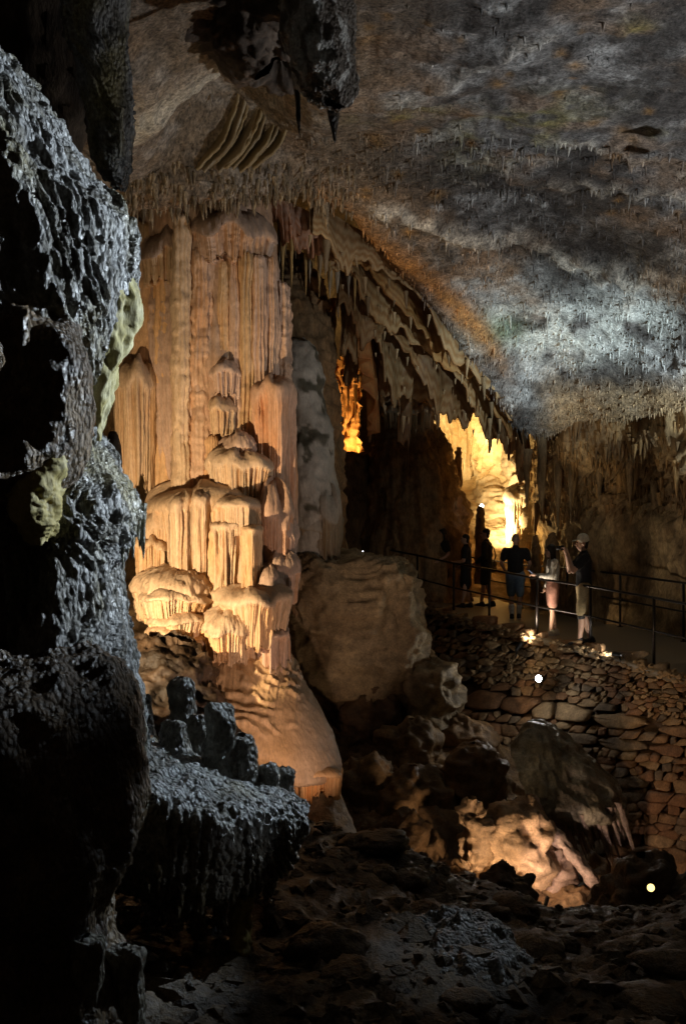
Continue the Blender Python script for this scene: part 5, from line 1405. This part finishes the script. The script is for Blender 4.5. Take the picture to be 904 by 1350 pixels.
# ================================================================== railings
def tube(pts, r, sides=8):
    """round bar through the points -> verts, quads"""
    P = [Vector(p) for p in pts]
    Vv, Q = [], []
    for i, p in enumerate(P):
        d_ = (P[min(i + 1, len(P) - 1)] - P[max(i - 1, 0)]).normalized()
        a = d_.cross(Vector((0, 0, 1)))
        if a.length < 1e-3: a = Vector((1, 0, 0))
        a.normalize(); b = d_.cross(a)
        for j in range(sides):
            th = 2 * math.pi * j / sides
            Vv.append(p + a * (r * math.cos(th)) + b * (r * math.sin(th)))
    for i in range(len(P) - 1):
        for j in range(sides):
            j2 = (j + 1) % sides
            Q.append((i * sides + j, i * sides + j2, (i + 1) * sides + j2, (i + 1) * sides + j))
    c0, c1 = len(Vv), len(Vv) + 1
    Vv += [P[0], P[-1]]
    T_ = [(c0, (j + 1) % sides, j) for j in range(sides)] + [(c1, (len(P) - 1) * sides + j, (len(P) - 1) * sides + (j + 1) % sides) for j in range(sides)]
    return [tuple(v) for v in Vv], Q, T_
def tube_obj(name, pts, r, mat, parent=None, sides=8):
    v, q, t_ = tube(pts, r, sides)
    return link(name, mesh_np(name, v, q, t_), mat, parent)
def railing(posts, root_label, inset):
    pts = [Vector(W(*p)) for p in posts]
    root = empty('railing', pts[len(pts) // 2], root_label, 'railing')
    tops = []
    for p in pts:
        q = p + Vector(inset)
        z = floor_z(q.x, q.y)
        q.z = z
        tops.append(q)
        tube_obj('post', [q + Vector((0, 0, -0.05)), q + Vector((0, 0, 1.03))], 0.024, M['rail'], root)
        fl = tube_obj('base_plate', [q + Vector((0, 0, -0.01)), q + Vector((0, 0, 0.012))], 0.06, M['rail'], root, 12)
    for hgt, nm, r_ in ((1.02, 'top_rail', 0.021), (0.52, 'middle_rail', 0.017)):
        tube_obj(nm, [p + Vector((0, 0, hgt)) for p in tops], r_, M['rail'], root)
    return root
railing([(497, 782, 23.8), (548, 795, 22.1), (596, 809, 20.7), (643, 822, 19.6), (706, 838, 18.3), (777, 855, 17.05), (861, 879, 15.4), (955, 908, 13.9), (1100, 950, 12.0)], 'dark metal handrail on the stone wall side of the walkway', (0.04, 0.12, 0))
railing([(560, 778, 26.8), (620, 788, 25.7), (687, 801, 24.2), (746, 809, 22.6), (816, 825, 19.9), (899, 844, 17.9), (985, 863, 16.4), (1150, 900, 14.2)], 'dark metal handrail on the cave wall side of the walkway', (0, -0.05, 0))

# ================================================================== people
def capsule(V, Q, a, b, ra, rb, sides=14, sx=1.0, sy=1.0):
    """closed tapered capsule from a to b appended to the lists; sx/sy flatten the section"""
    a, b = Vector(a), Vector(b)
    d_ = b - a
    L_ = max(d_.length, 1e-5)
    q = d_.to_track_quat('Z', 'Y') if d_.length > 1e-5 else Vector((0, 0, 1)).to_track_quat('Z', 'Y')
    # keep flattening in world x/y: use the frame whose x is closest to world x
    z = d_.normalized()
    x = Vector((1, 0, 0)) - z * z.x
    if x.length < 1e-3: x = Vector((0, 1, 0)) - z * z.y
    x.normalize(); y = z.cross(x)
    rings = []
    for k in range(5):
        th = math.pi / 2 * (1 - k / 4)
        rings.append((-ra * math.sin(th), ra * math.cos(th)))
    for k in range(5):
        th = math.pi / 2 * k / 4
        rings.append((L_ + rb * math.sin(th), rb * math.cos(th)))
    off = len(V)
    for (h_, r_) in rings:
        r_ = max(r_, 0.0008)
        for j in range(sides):
            t_ = 2 * math.pi * j / sides
            V.append(tuple(a + z * h_ + x * (r_ * math.cos(t_) * sx) + y * (r_ * math.sin(t_) * sy)))
    n = len(rings)
    for i in range(n - 1):
        for j in range(sides):
            j2 = (j + 1) % sides
            Q.append((off + i * sides + j, off + i * sides + j2, off + (i + 1) * sides + j2, off + (i + 1) * sides + j))
    Q.append(tuple(off + j for j in range(sides))[::-1])
    Q.append(tuple(off + (n - 1) * sides + j for j in range(sides)))

def fuse(name, parts, mat, parent, voxel=0.008, smooth=6, wrinkle=0.0):
    """union of capsules -> one continuous skin"""
    V, Q = [], []
    for p in parts:
        capsule(V, Q, *p)
    me = bpy.data.meshes.new('tmp'); me.from_pydata(V, [], Q); me.update()
    o = bpy.data.objects.new('tmp', me); C.objects.link(o)
    m = o.modifiers.new('r', 'REMESH'); m.mode = 'VOXEL'; m.voxel_size = voxel; m.use_smooth_shade = True
    s = o.modifiers.new('s', 'SMOOTH'); s.factor = 0.5; s.iterations = smooth
    dg = bpy.context.evaluated_depsgraph_get()
    m2 = bpy.data.meshes.new_from_object(o.evaluated_get(dg))
    bpy.data.objects.remove(o)
    if wrinkle:
        nv = len(m2.vertices)
        co = np.empty(nv * 3, dtype=np.float32); m2.vertices.foreach_get('co', co); co = co.reshape(-1, 3)
        nr = np.empty(nv * 3, dtype=np.float32); m2.vertices.foreach_get('normal', nr); nr = nr.reshape(-1, 3)
        co = co + nr * (wrinkle * (fbm(co, 0.10, 3, 900, ridged=True, stretch=(1, 1, 1.8)) + 0.6 * fbm(co, 0.22, 2, 901)))[:, None]
        m2.vertices.foreach_set('co', co.astype(np.float32).ravel()); m2.update()
    m2.name = name
    m2.polygons.foreach_set('use_smooth', [True] * len(m2.polygons))
    m2.materials.clear(); m2.materials.append(mat)
    ob = bpy.data.objects.new(name, m2); C.objects.link(ob); ob.parent = parent
    return ob

SKIN = plain_mat('skin', (0.55, 0.33, 0.23), 0.5, var=0.06, scale=30)
EYE = plain_mat('eye', (0.05, 0.03, 0.02), 0.2)

def person(px, py, D, height, heading, label, P):
    """heading: degrees, 0 = facing +Y (away from the camera), 90 = facing -X; joints in metres for a 1.75 m body: x right, y forward, z up"""
    x, y, _ = W(px, py, D)
    z = floor_z(x, y)
    root = bpy.data.objects.new('person', None)
    root.empty_display_size = 0.1
    C.objects.link(root)
    root.location = (x, y, z + 0.002)
    root.rotation_euler = (0, 0, R(heading))
    s = height / 1.75
    root.scale = (s, s, s)
    prop(root, label, 'person', 'visitors on the walkway')
    fem = P.get('fem', False)
    sw = 0.185 if fem else 0.205
    hw = 0.10
    J = dict(pel=(0, 0, 0.95), waist=(0, 0, 1.10), chest=(0, 0.005, 1.30), neck=(0, 0.0, 1.49), head=(0, 0.025, 1.63))
    for sd, sx in (('l', -1), ('r', 1)):
        J['sh' + sd] = (sx * sw, 0, 1.42)
        J['el' + sd] = (sx * (sw + 0.06), -0.02, 1.14)
        J['wr' + sd] = (sx * (sw + 0.06), 0.05, 0.90)
        J['hip' + sd] = (sx * hw, 0, 0.92)
        J['kn' + sd] = (sx * (hw + 0.01), 0.02, 0.50)
        J['an' + sd] = (sx * (hw + 0.01), -0.01, 0.09)
    J.update(P.get('J', {}))
    lean = P.get('lean', 0.0)
    bodyp = []
    A = lambda a, b, ra, rb, fx=1, fy=1: bodyp.append((a, b, ra, rb, 14, fx, fy))
    A((0, 0.0, 0.96), (0, 0, 1.08), 0.125, 0.115, 1.18, 0.85)
    A((0, 0, 1.08), (0, 0.0, 1.34), 0.11, 0.125, 1.2, 0.82)
    A((-sw * .8, 0, 1.41), (sw * .8, 0, 1.41), 0.06, 0.06)
    A(J['neck'], (0, 0.015, 1.56), 0.052, 0.05)
    hd = Vector(J['head'])
    A(hd + Vector((0, -0.012, 0.035)), hd + Vector((0, -0.005, 0.04)), 0.088, 0.088, 0.9, 1.08)
    A(hd + Vector((0, 0.02, -0.02)), hd + Vector((0, 0.035, -0.06)), 0.072, 0.045, 0.9, 1.0)
    A(hd + Vector((0, 0.09, 0.02)), hd + Vector((0, 0.112, -0.01)), 0.010, 0.016)        # nose
    A(hd + Vector((-0.02, 0.085, -0.045)), hd + Vector((0.02, 0.085, -0.045)), 0.012, 0.012, 1, 1)   # lips
    A(hd + Vector((-0.04, 0.078, 0.048)), hd + Vector((0.04, 0.078, 0.048)), 0.014, 0.014)  # brow
    for sx in (-1, 1):
        A(hd + Vector((sx * 0.082, -0.01, 0.02)), hd + Vector((sx * 0.086, -0.015, -0.015)), 0.018, 0.013, 0.6, 1)
    for sd, sx in (('l', -1), ('r', 1)):
        A(J['sh' + sd], J['el' + sd], 0.055, 0.042)
        A(J['el' + sd], J['wr' + sd], 0.043, 0.028)
        w = Vector(J['wr' + sd])
        d_ = (w - Vector(J['el' + sd])).normalized()
        fdir = Vector(P.get('hand' + sd, d_)).normalized()
        side = Vector((1, 0, 0)) - fdir * fdir.x
        if side.length < 0.2: side = Vector((0, 1, 0)) - fdir * fdir.y
        side.normalize()
        pn = fdir.cross(side)
        curl = P.get('curl' + sd, 0.5)
        inn = Vector(P.get('palm' + sd, pn * (1 if pn.y > 0 else -1))).normalized()
        A(w, w + fdir * 0.07, 0.030, 0.036, 1, 1)
        for q in range(4):
            base = w + fdir * 0.085 + side * (q - 1.5) * 0.021
            l1 = (0.042, 0.047, 0.045, 0.036)[q]
            m1 = base + (fdir * math.cos(curl * .7) + inn * math.sin(curl * .7)) * l1
            m2 = m1 + (fdir * math.cos(curl * 1.8) + inn * math.sin(curl * 1.8)) * l1 * 0.85
            A(base, m1, 0.0105, 0.0095); A(m1, m2, 0.0095, 0.008)
        tb = w + fdir * 0.035 - side * sx * 0.03
        A(tb, tb + (fdir * 0.6 - side * sx * 0.5 + inn * 0.4) * 0.05, 0.013, 0.011)
        A(J['hip' + sd], J['kn' + sd], 0.088 if not fem else 0.09, 0.056)
        kn, an = Vector(J['kn' + sd]), Vector(J['an' + sd])
        cal = kn.lerp(an, 0.32) + Vector((0, -0.012, 0))
        A(kn, cal, 0.053, 0.055); A(cal, an, 0.055, 0.036)
        ft = Vector(P.get('foot' + sd, (0, 1, -0.12))).normalized()
        A(an + Vector((0, -0.03, -0.035)), an + ft * 0.14 + Vector((0, 0, -0.05)), 0.038, 0.032, 1.0, 0.8)
    fuse('body', bodyp, P.get('skin', SKIN), root, 0.0125, 3)
    # eyes
    for sx in (-1, 1):
        me = bpy.data.meshes.new('eye'); bm = bmesh.new(); bmesh.ops.create_uvsphere(bm, u_segments=10, v_segments=8, radius=0.012); bm.to_mesh(me); bm.free()
        me.materials.append(EYE)
        e = bpy.data.objects.new('eye', me); C.objects.link(e); e.parent = root
        e.location = hd + Vector((sx * 0.033, 0.082, 0.025))
    # top
    tp = []
    B = lambda a, b, ra, rb, fx=1, fy=1: tp.append((a, b, ra, rb, 16, fx, fy))
    hem = P.get('hem', 0.93)
    B((0, 0, hem + 0.10), (0, 0, 1.10), 0.145, 0.138, 1.16, 0.88)
    B((0, 0, hem + 0.03), (0, 0, hem + 0.12), 0.03, 0.145, 1.16 * 4.4, 0.88 * 4.2) if False else None
    B((0, 0, 1.08), (0, 0.0, 1.35), 0.135, 0.148, 1.18, 0.84)
    B((-sw * .85, 0, 1.405), (sw * .85, 0, 1.405), 0.074, 0.074)
    B((0, 0, 1.44), (0, 0.0, 1.475), 0.075, 0.066)
    for sd in 'lr':
        a, e, w = Vector(J['sh' + sd]), Vector(J['el' + sd]), Vector(J['wr' + sd])
        if P.get('sleeve', 'short') == 'short':
            B(a, a.lerp(e, 0.62), 0.073, 0.070)
        else:
            B(a, e, 0.072, 0.062); B(e, e.lerp(w, 0.92), 0.062, 0.046)
    fuse('shirt', tp, P['top'], root, 0.02, 4, 0.011)
    # bottoms
    bt = []
    G = lambda a, b, ra, rb, fx=1, fy=1: bt.append((a, b, ra, rb, 16, fx, fy))
    G((0, 0, 0.93), (0, 0, 1.02), 0.142, 0.132, 1.18, 0.9)
    lg_ = P.get('leglen', 0.85)
    if P.get('skirt'):
        G((0, 0.01, 0.60), (0, 0, 0.95), 0.17, 0.14, 1.05, 0.85)
    for sd in 'lr':
        a, k_ = Vector(J['hip' + sd]), Vector(J['kn' + sd])
        G(a, a.lerp(k_, lg_), 0.108, 0.088 if not fem else 0.098)
    fuse('skirt' if P.get('skirt') else 'shorts', bt, P['bottom'], root, 0.02, 4, 0.009)
    # shoes
    for sd in 'lr':
        an = Vector(J['an' + sd])
        ft = Vector(P.get('foot' + sd, (0, 1, -0.12)))
        ft.normalize()
        up_ = Vector((0, 0, 1))
        sh = fuse('shoe', [(an + Vector((0, -0.045, -0.045)), an + ft * 0.075 + Vector((0, 0, -0.045)), 0.046, 0.046, 14, 1, 0.95), (an + ft * 0.06 + Vector((0, 0, -0.05)), an + ft * 0.155 + Vector((0, 0, -0.053)), 0.046, 0.036, 14, 1.05, 0.8),
                           (an + Vector((0, -0.03, -0.01)), an + Vector((0, -0.01, 0.005)), 0.046, 0.044, 14, 1, 1)], P['shoe'], root, 0.012, 3)
        so = fuse('sole', [(an + Vector((0, -0.05, -0.08)), an + ft * 0.165 + Vector((0, 0, -0.073)), 0.047, 0.040, 14, 1.05, 0.35)], P.get('sole', P['shoe']), sh, 0.009, 2)
        if P.get('sock'):
            kn = Vector(J['kn' + sd])
            fuse('sock', [(an, an.lerp(kn, P['socklen']) + Vector((0, -0.008, 0)), 0.047, 0.066)], P['sock'], root, 0.008, 3)
    # hair
    hr = []
    H = lambda a, b, ra, rb, fx=1, fy=1: hr.append((hd + Vector(a), hd + Vector(b), ra, rb, 14, fx, fy))
    st = P.get('hair_style', 'short')
    if st == 'short':
        H((0, -0.022, 0.055), (0, -0.018, 0.06), 0.092, 0.092, 0.92, 1.05)
        H((0, -0.05, 0.0), (0, -0.055, -0.03), 0.07, 0.055, 1.0, 0.7)
    elif st == 'cropped':
        H((0, -0.016, 0.045), (0, -0.012, 0.048), 0.0895, 0.0895, 0.91, 1.07)
    else:
        H((0, -0.02, 0.055), (0, -0.015, 0.06), 0.098, 0.098, 0.95, 1.06)
        H((-0.065, -0.01, 0.03), (-0.07, -0.02, -0.17), 0.035, 0.03)
        H((0.065, -0.01, 0.03), (0.07, -0.02, -0.17), 0.035, 0.03)
        H((0, -0.07, 0.02), (0, -0.08, -0.20), 0.07, 0.06, 1.15, 0.6)
    fuse('hair', hr, P['hair'], root, 0.012, 3)
    return root, J, hd

mk = lambda n, c, r_=0.85: plain_mat(n, c, r_, var=0.2, scale=25, bump=0.25)
BLACK = mk('black_cotton', (0.012, 0.012, 0.014)); KHAKI = mk('khaki', (0.50, 0.38, 0.20)); DENIM = mk('blue_denim', (0.16, 0.24, 0.36))
WHITE = mk('white_knit', (0.72, 0.68, 0.60)); ROSE = mk('dusty_rose', (0.40, 0.20, 0.15)); CREAMC = mk('cream_cotton', (0.72, 0.66, 0.52))
HAIRD = mk('dark_hair', (0.02, 0.014, 0.01), 0.5); HAIRG = mk('grey_stubble', (0.30, 0.22, 0.16), 0.6); RUBBER = plain_mat('white_rubber', (0.7, 0.7, 0.7), 0.6); BLKRUB = plain_mat('black_rubber', (0.02, 0.02, 0.022), 0.6)
SOCK = mk('white_sock', (0.8, 0.8, 0.82)); BROWNL = mk('brown_canvas', (0.30, 0.22, 0.10)); GREYC = mk('dark_grey_cotton', (0.03, 0.028, 0.026)); SCREEN = plain_mat('phone_glass', (0.02, 0.02, 0.03), 0.1, emit=1.2, ecol=(0.75, 0.8, 1.0))

def box_obj(name, size, mat, parent, loc, rot=(0, 0, 0), bev=0.006):
    me = bpy.data.meshes.new(name); bm = bmesh.new(); bmesh.ops.create_cube(bm, size=1.0)
    bmesh.ops.scale(bm, vec=size, verts=bm.verts[:])
    bmesh.ops.bevel(bm, geom=bm.edges[:], offset=bev, segments=2, affect='EDGES')
    bm.to_mesh(me); bm.free(); me.materials.append(mat)
    o = bpy.data.objects.new(name, me); C.objects.link(o)
    o.location = loc; o.rotation_euler = rot
    if parent is not None: o.parent = parent
    return o
def held(name, root, local, size, mat, label, cat, rot=0.0):
    """a thing held in a hand: top-level, placed by the holder's frame"""
    mw = Matrix.Translation(root.location) @ Matrix.Rotation(root.rotation_euler.z, 4, 'Z') @ Matrix.Diagonal((root.scale.x,) * 3 + (1,))
    e = empty(name, mw @ Vector(local), label, cat, rotz=root.rotation_euler.z)
    return e

# man in a cap taking a picture
r0, J, hd = person(769, 850, 17.5, 1.84, 84, 'man in cream cap, black tee and khaki shorts raising a camera', dict(
    top=BLACK, bottom=KHAKI, shoe=BLKRUB, sole=RUBBER, hair=HAIRD, hem=0.86, leglen=0.92,
    J=dict(ell=(-0.26, 0.20, 1.20), wrl=(-0.07, 0.27, 1.47), elr=(0.26, 0.20, 1.18), wrr=(0.07, 0.27, 1.46), knl=(-0.11, 0.05, 0.50), anl=(-0.12, 0.08, 0.09), knr=(0.11, 0.01, 0.50), anr=(0.13, -0.12, 0.09)),
    handl=(0.1, 0.35, 1), handr=(-0.1, 0.35, 1), curll=0.9, curlr=0.9))
def caps(root, hd):
    V_, Q_ = [], []
    c = fuse('cap', [(hd + Vector((0, -0.012, 0.075)), hd + Vector((0, -0.012, 0.08)), 0.101, 0.099, 16, 0.93, 1.05)], CREAMC, root, 0.008, 3)
    b = fuse('brim', [(hd + Vector((-0.035, 0.11, 0.072)), hd + Vector((0.035, 0.11, 0.072)), 0.05, 0.05, 16, 1, 0.9), (hd + Vector((0, 0.06, 0.082)), hd + Vector((0, 0.13, 0.062)), 0.07, 0.055, 16, 1, 0.22)], CREAMC, c, 0.007, 3)
    for v in b.data.vertices:                       # flatten the brim to a thin curved visor
        zc = hd.z + 0.075 - 0.25 * (v.co.y - hd.y - 0.06) - 1.2 * v.co.x ** 2
        v.co.z = zc + (v.co.z - zc) * 0.10
    return c
caps(r0, hd)
fuse('knee_brace', [(Vector((-0.11, 0.05, 0.53)), Vector((-0.112, 0.055, 0.45)), 0.064, 0.062)], BLKRUB, r0, 0.008, 2)
e = held('camera', r0, (0, 0.345, 1.57), None, None, 'small black camera held up by the man in the cream cap', 'camera')
box_obj('camera_body', (0.13, 0.06, 0.085), BLKRUB, e, (0, 0, 0))
lens_ = tube_obj('camera_lens', [(0, 0.02, 0), (0, 0.10, 0)], 0.034, BLKRUB, None, 14); lens_.parent = e

# woman with phone
r1, J, hd = person(728, 836, 18.6, 1.63, 92, 'woman with long dark hair, white sweater and rose shorts holding a phone', dict(
    fem=True, top=WHITE, bottom=ROSE, shoe=WHITE, sole=RUBBER, hair=HAIRD, hair_style='long', sleeve='long', hem=1.0, leglen=0.7,
    J=dict(ell=(-0.22, 0.10, 1.14), wrl=(-0.12, 0.34, 1.17), elr=(0.23, -0.04, 1.14), wrr=(0.22, 0.08, 0.92), head=(0, 0.045, 1.62), knl=(-0.09, 0.02, .5), anl=(-0.10, 0.06, .09), knr=(0.09, 0, .5), anr=(0.10, -0.07, .09)),
    handl=(0.3, 1, 0.25), curll=0.8))
e = held('phone', r1, (-0.09, 0.45, 1.23), None, None, 'lit phone held by the woman in the white sweater', 'phone')
box_obj('phone_case', (0.075, 0.012, 0.15), BLKRUB, e, (0, 0, 0), (R(-50), 0, 0))
box_obj('phone_screen', (0.066, 0.003, 0.138), SCREEN, e, (0, -0.0063, -0.0055), (R(-50), 0, 0), 0.001)

# man seen from behind
person(679, 814, 21.0, 1.74, -12, 'man seen from behind in black tee, blue denim shorts and white socks', dict(
    top=BLACK, bottom=DENIM, shoe=BLKRUB, sole=RUBBER, sock=SOCK, socklen=0.42, hair=HAIRG, hair_style='cropped', hem=0.88, leglen=0.9,
    J=dict(ell=(-0.29, 0.02, 1.16), wrl=(-0.22, 0.20, 1.0), elr=(0.29, 0.02, 1.16), wrr=(0.25, 0.22, 1.06), knl=(-0.09, 0.10, 0.50), anl=(-0.07, -0.02, 0.09), knr=(0.09, -0.03, 0.50), anr=(0.07, 0.02, 0.10))))
# pair in the shade
r3, J, hd = person(641, 801, 23.4, 1.76, 70, 'man in black top and dark shorts with a brown shoulder bag, standing in shade', dict(
    top=GREYC, bottom=GREYC, shoe=BLKRUB, hair=HAIRD, hem=0.9, sleeve='long', J=dict(wrl=(-0.2, 0.2, 1.0), wrr=(0.24, 0.12, 0.92), knl=(-0.1, .05, .5), anl=(-.1, .1, .09), anr=(.12, -.1, .09))))
e = held('shoulder_bag', r3, (0.30, -0.02, 0.90), None, None, 'brown canvas shoulder bag at the hip of the shaded man', 'bag')
bo = fuse('bag_body', [((-0.0, -0.09, 0.06), (0, 0.09, 0.06), 0.075, 0.075, 14, 0.6, 1), ((0, -0.08, -0.06), (0, 0.08, -0.06), 0.085, 0.085, 14, 0.6, 1)], BROWNL, e, 0.01, 4)
st_ = tube_obj('strap', [(-0.05, 0.08, 0.08), (-0.12, 0.14, 0.3), (-0.28, 0.12, 0.55), (-0.42, 0.0, 0.58), (-0.36, -0.15, 0.45), (-0.15, -0.16, 0.25), (-0.04, -0.09, 0.08)], 0.014, BROWNL, None); st_.parent = e
person(614, 805, 22.6, 1.60, 78, 'woman in black top and short black skirt with sandals, beside the shaded man', dict(
    fem=True, top=BLACK, bottom=BLACK, shoe=BLKRUB, hair=HAIRD, hem=0.92, skirt=True, leglen=0.55, J=dict(wrl=(-0.1, 0.22, 1.1), ell=(-0.22, 0.04, 1.13), wrr=(0.2, 0.15, 1.0), anl=(-.1, .09, .09), anr=(.11, -.08, .09))))
person(556, 792, 23.6, 1.70, 60, 'barely visible visitor in dark clothes at the far dark end of the walkway', dict(
    top=GREYC, bottom=GREYC, shoe=BLKRUB, hair=HAIRD))

person(584, 800, 23.6, 1.66, 110, 'dim visitor in dark clothes between the shaded pair and the far end', dict(
    fem=True, top=GREYC, bottom=GREYC, shoe=BLKRUB, hair=HAIRD, hair_style='long', J=dict(wrl=(-0.2, 0.2, 1.0), anl=(-.1, .06, .09))))

# ================================================================== lamp fixtures
def fixture(name, key, label, emit, col, r_=0.09, shade=True):
    loc, tgt, lo = SPOTS[key]
    d_ = (tgt - loc).normalized()
    e = empty(name, loc, label, 'lamp')
    q = d_.to_track_quat('Z', 'Y')
    back = loc - d_ * 0.06
    pts = [(0.35, -0.20), (0.9, -0.16), (1.0, -0.03), (1.05, 0.0), (0.92, 0.0), (0.90, -0.02)]
    na = 20
    a = np.linspace(0, 2 * math.pi, na, endpoint=False)
    V_ = np.array([[(r_ * p[0] * math.cos(t_), r_ * p[0] * math.sin(t_), p[1]) for t_ in a] for p in pts])
    V_ = np.einsum('ij,abj->abi', np.array(q.to_matrix()), V_) + np.array(back)
    grid_obj('housing', V_, M['housing'], True, None, e)
    V2 = np.array([[(r_ * p * math.cos(t_), r_ * p * math.sin(t_), -0.022) for t_ in a] for p in (0.02, 0.91)])
    V2 = np.einsum('ij,abj->abi', np.array(q.to_matrix()), V2) + np.array(back)
    grid_obj('lens', V2, plain_mat(name + '_lens', (0.8, 0.8, 0.8), 0.2, emit=emit, ecol=col), True, None, e)
    tube_obj('bracket', [tuple(loc - d_ * 0.2), tuple(loc - d_ * 0.26 + Vector((0, 0, -0.12)))], 0.012, M['housing'], e)
    lo.parent = e
    lo.location = (0, 0, 0)
    return e
fixture('floodlight', 'column_key', 'floodlight hidden behind the wet flowstone, aimed at the column', 12, (1, .75, .5))
fixture('floodlight', 'column_side', 'floodlight behind the ground crest, aimed up at the column side', 8, (1, .75, .5))
fixture('floodlight', 'alcove_low', 'strong floodlight on the alcove floor', 30, (1, .7, .3))
fixture('floodlight', 'alcove_wall', 'floodlight grazing the right alcove wall', 30, (1, .7, .3))
fixture('floodlight', 'alcove_high', 'floodlight behind the flank of the cone, aimed at the alcove wall', 30, (1, .75, .35))
fixture('floodlight', 'orange_niche', 'floodlight behind the dark shelf of the orange niche', 12, (1, .6, .25))
fixture('floodlight', 'ceiling_cool', 'cool floodlight by the walkway, aimed at the ceiling', 12, (.85, .93, 1))
fixture('floodlight', 'ledge_cool', 'cool spotlight under the right ceiling, aimed at the knobbed ledge', 12, (.8, .9, 1))
fixture('floodlight', 'recess', 'small fill lamp added behind the upper wet bulge, standing in for bounce in the ceiling recess', 6, (1, .85, .6), 0.06)
fixture('floodlight', 'ceiling_fill', 'unseen cool fill lamp added right of the view, aimed at the near ceiling', 8, (.9, .95, 1))
fixture('floodlight', 'mass_cool', 'cool spotlight under the right ceiling, aimed at the upper wet bulge', 8, (.85, .93, 1), 0.05)
fixture('floodlight', 'ground_cool', 'cool spotlight under the right ceiling, aimed at the wet ground', 8, (.85, .93, 1), 0.05)
fixture('floodlight', 'wall_warm', 'floodlight among the pit boulders, aimed at the rubble wall', 4, (1, .7, .4), 0.05)
fixture('floodlight', 'right_wall', 'floodlight beside the walkway, aimed at the right wall', 8, (1, .75, .45), 0.06)
fixture('floodlight', 'slab_fill', 'small fill lamp added under the fringed slab in the pit', 4, (1, .75, .6), 0.025)
fixture('floodlight', 'wall_fill', 'fill lamp added behind the slim twin tipped stalagmite, standing in for alcove spill on the right wall', 8, (1, .7, .35), 0.06)
fixture('floodlight', 'drape_fill', 'fill lamp added behind the pale stalagmite, aimed up at the draperies', 6, (1, .7, .35), 0.06)
fixture('floodlight', 'under_fill', 'small unseen cool fill lamp added right of the view, aimed under the knobbed ledge', 4, (.85, .93, 1), 0.04)
fixture('floodlight', 'pit_warm', 'floodlight behind the low dark boulder in the pit', 8, (1, .75, .5))
fixture('small_lamp', 'pit_niche', 'small yellow lamp set in the dark round boulder', 2.6, (1, .72, .24), 0.045)
fixture('small_lamp', 'walk_edge', 'small lamp at the edge of the walkway', 4, (1, .95, .85), 0.04)
fixture('small_lamp', 'walk_floor', 'small lamp low beside the dark end of the walkway', 4, (1, .85, .6), 0.04)
fixture('round_lamp', 'wall_lamp', 'round white lamp shining out of the rubble stone wall', 60, (.93, .97, 1), 0.06)
gl = bpy.data.lights.new('wall_lamp_glow', 'POINT'); gl.energy = 9.0; gl.color = (1.0, 0.96, 0.9); gl.shadow_soft_size = 0.05
go = bpy.data.objects.new('wall_lamp_glow', gl); C.objects.link(go); go.parent = bpy.data.objects['round_lamp']; go.location = (-0.03, -0.06, 0.02)
fixture('tiny_lamp', 'far_lamp', 'tiny white lamp in the darkness above the rock buttress', 6, (.85, .92, 1), 0.016)
fixture('tiny_lamp', 'cone_lamp', 'tiny white lamp between the twin stalagmite tips', 30, (1, .95, .85), 0.05)
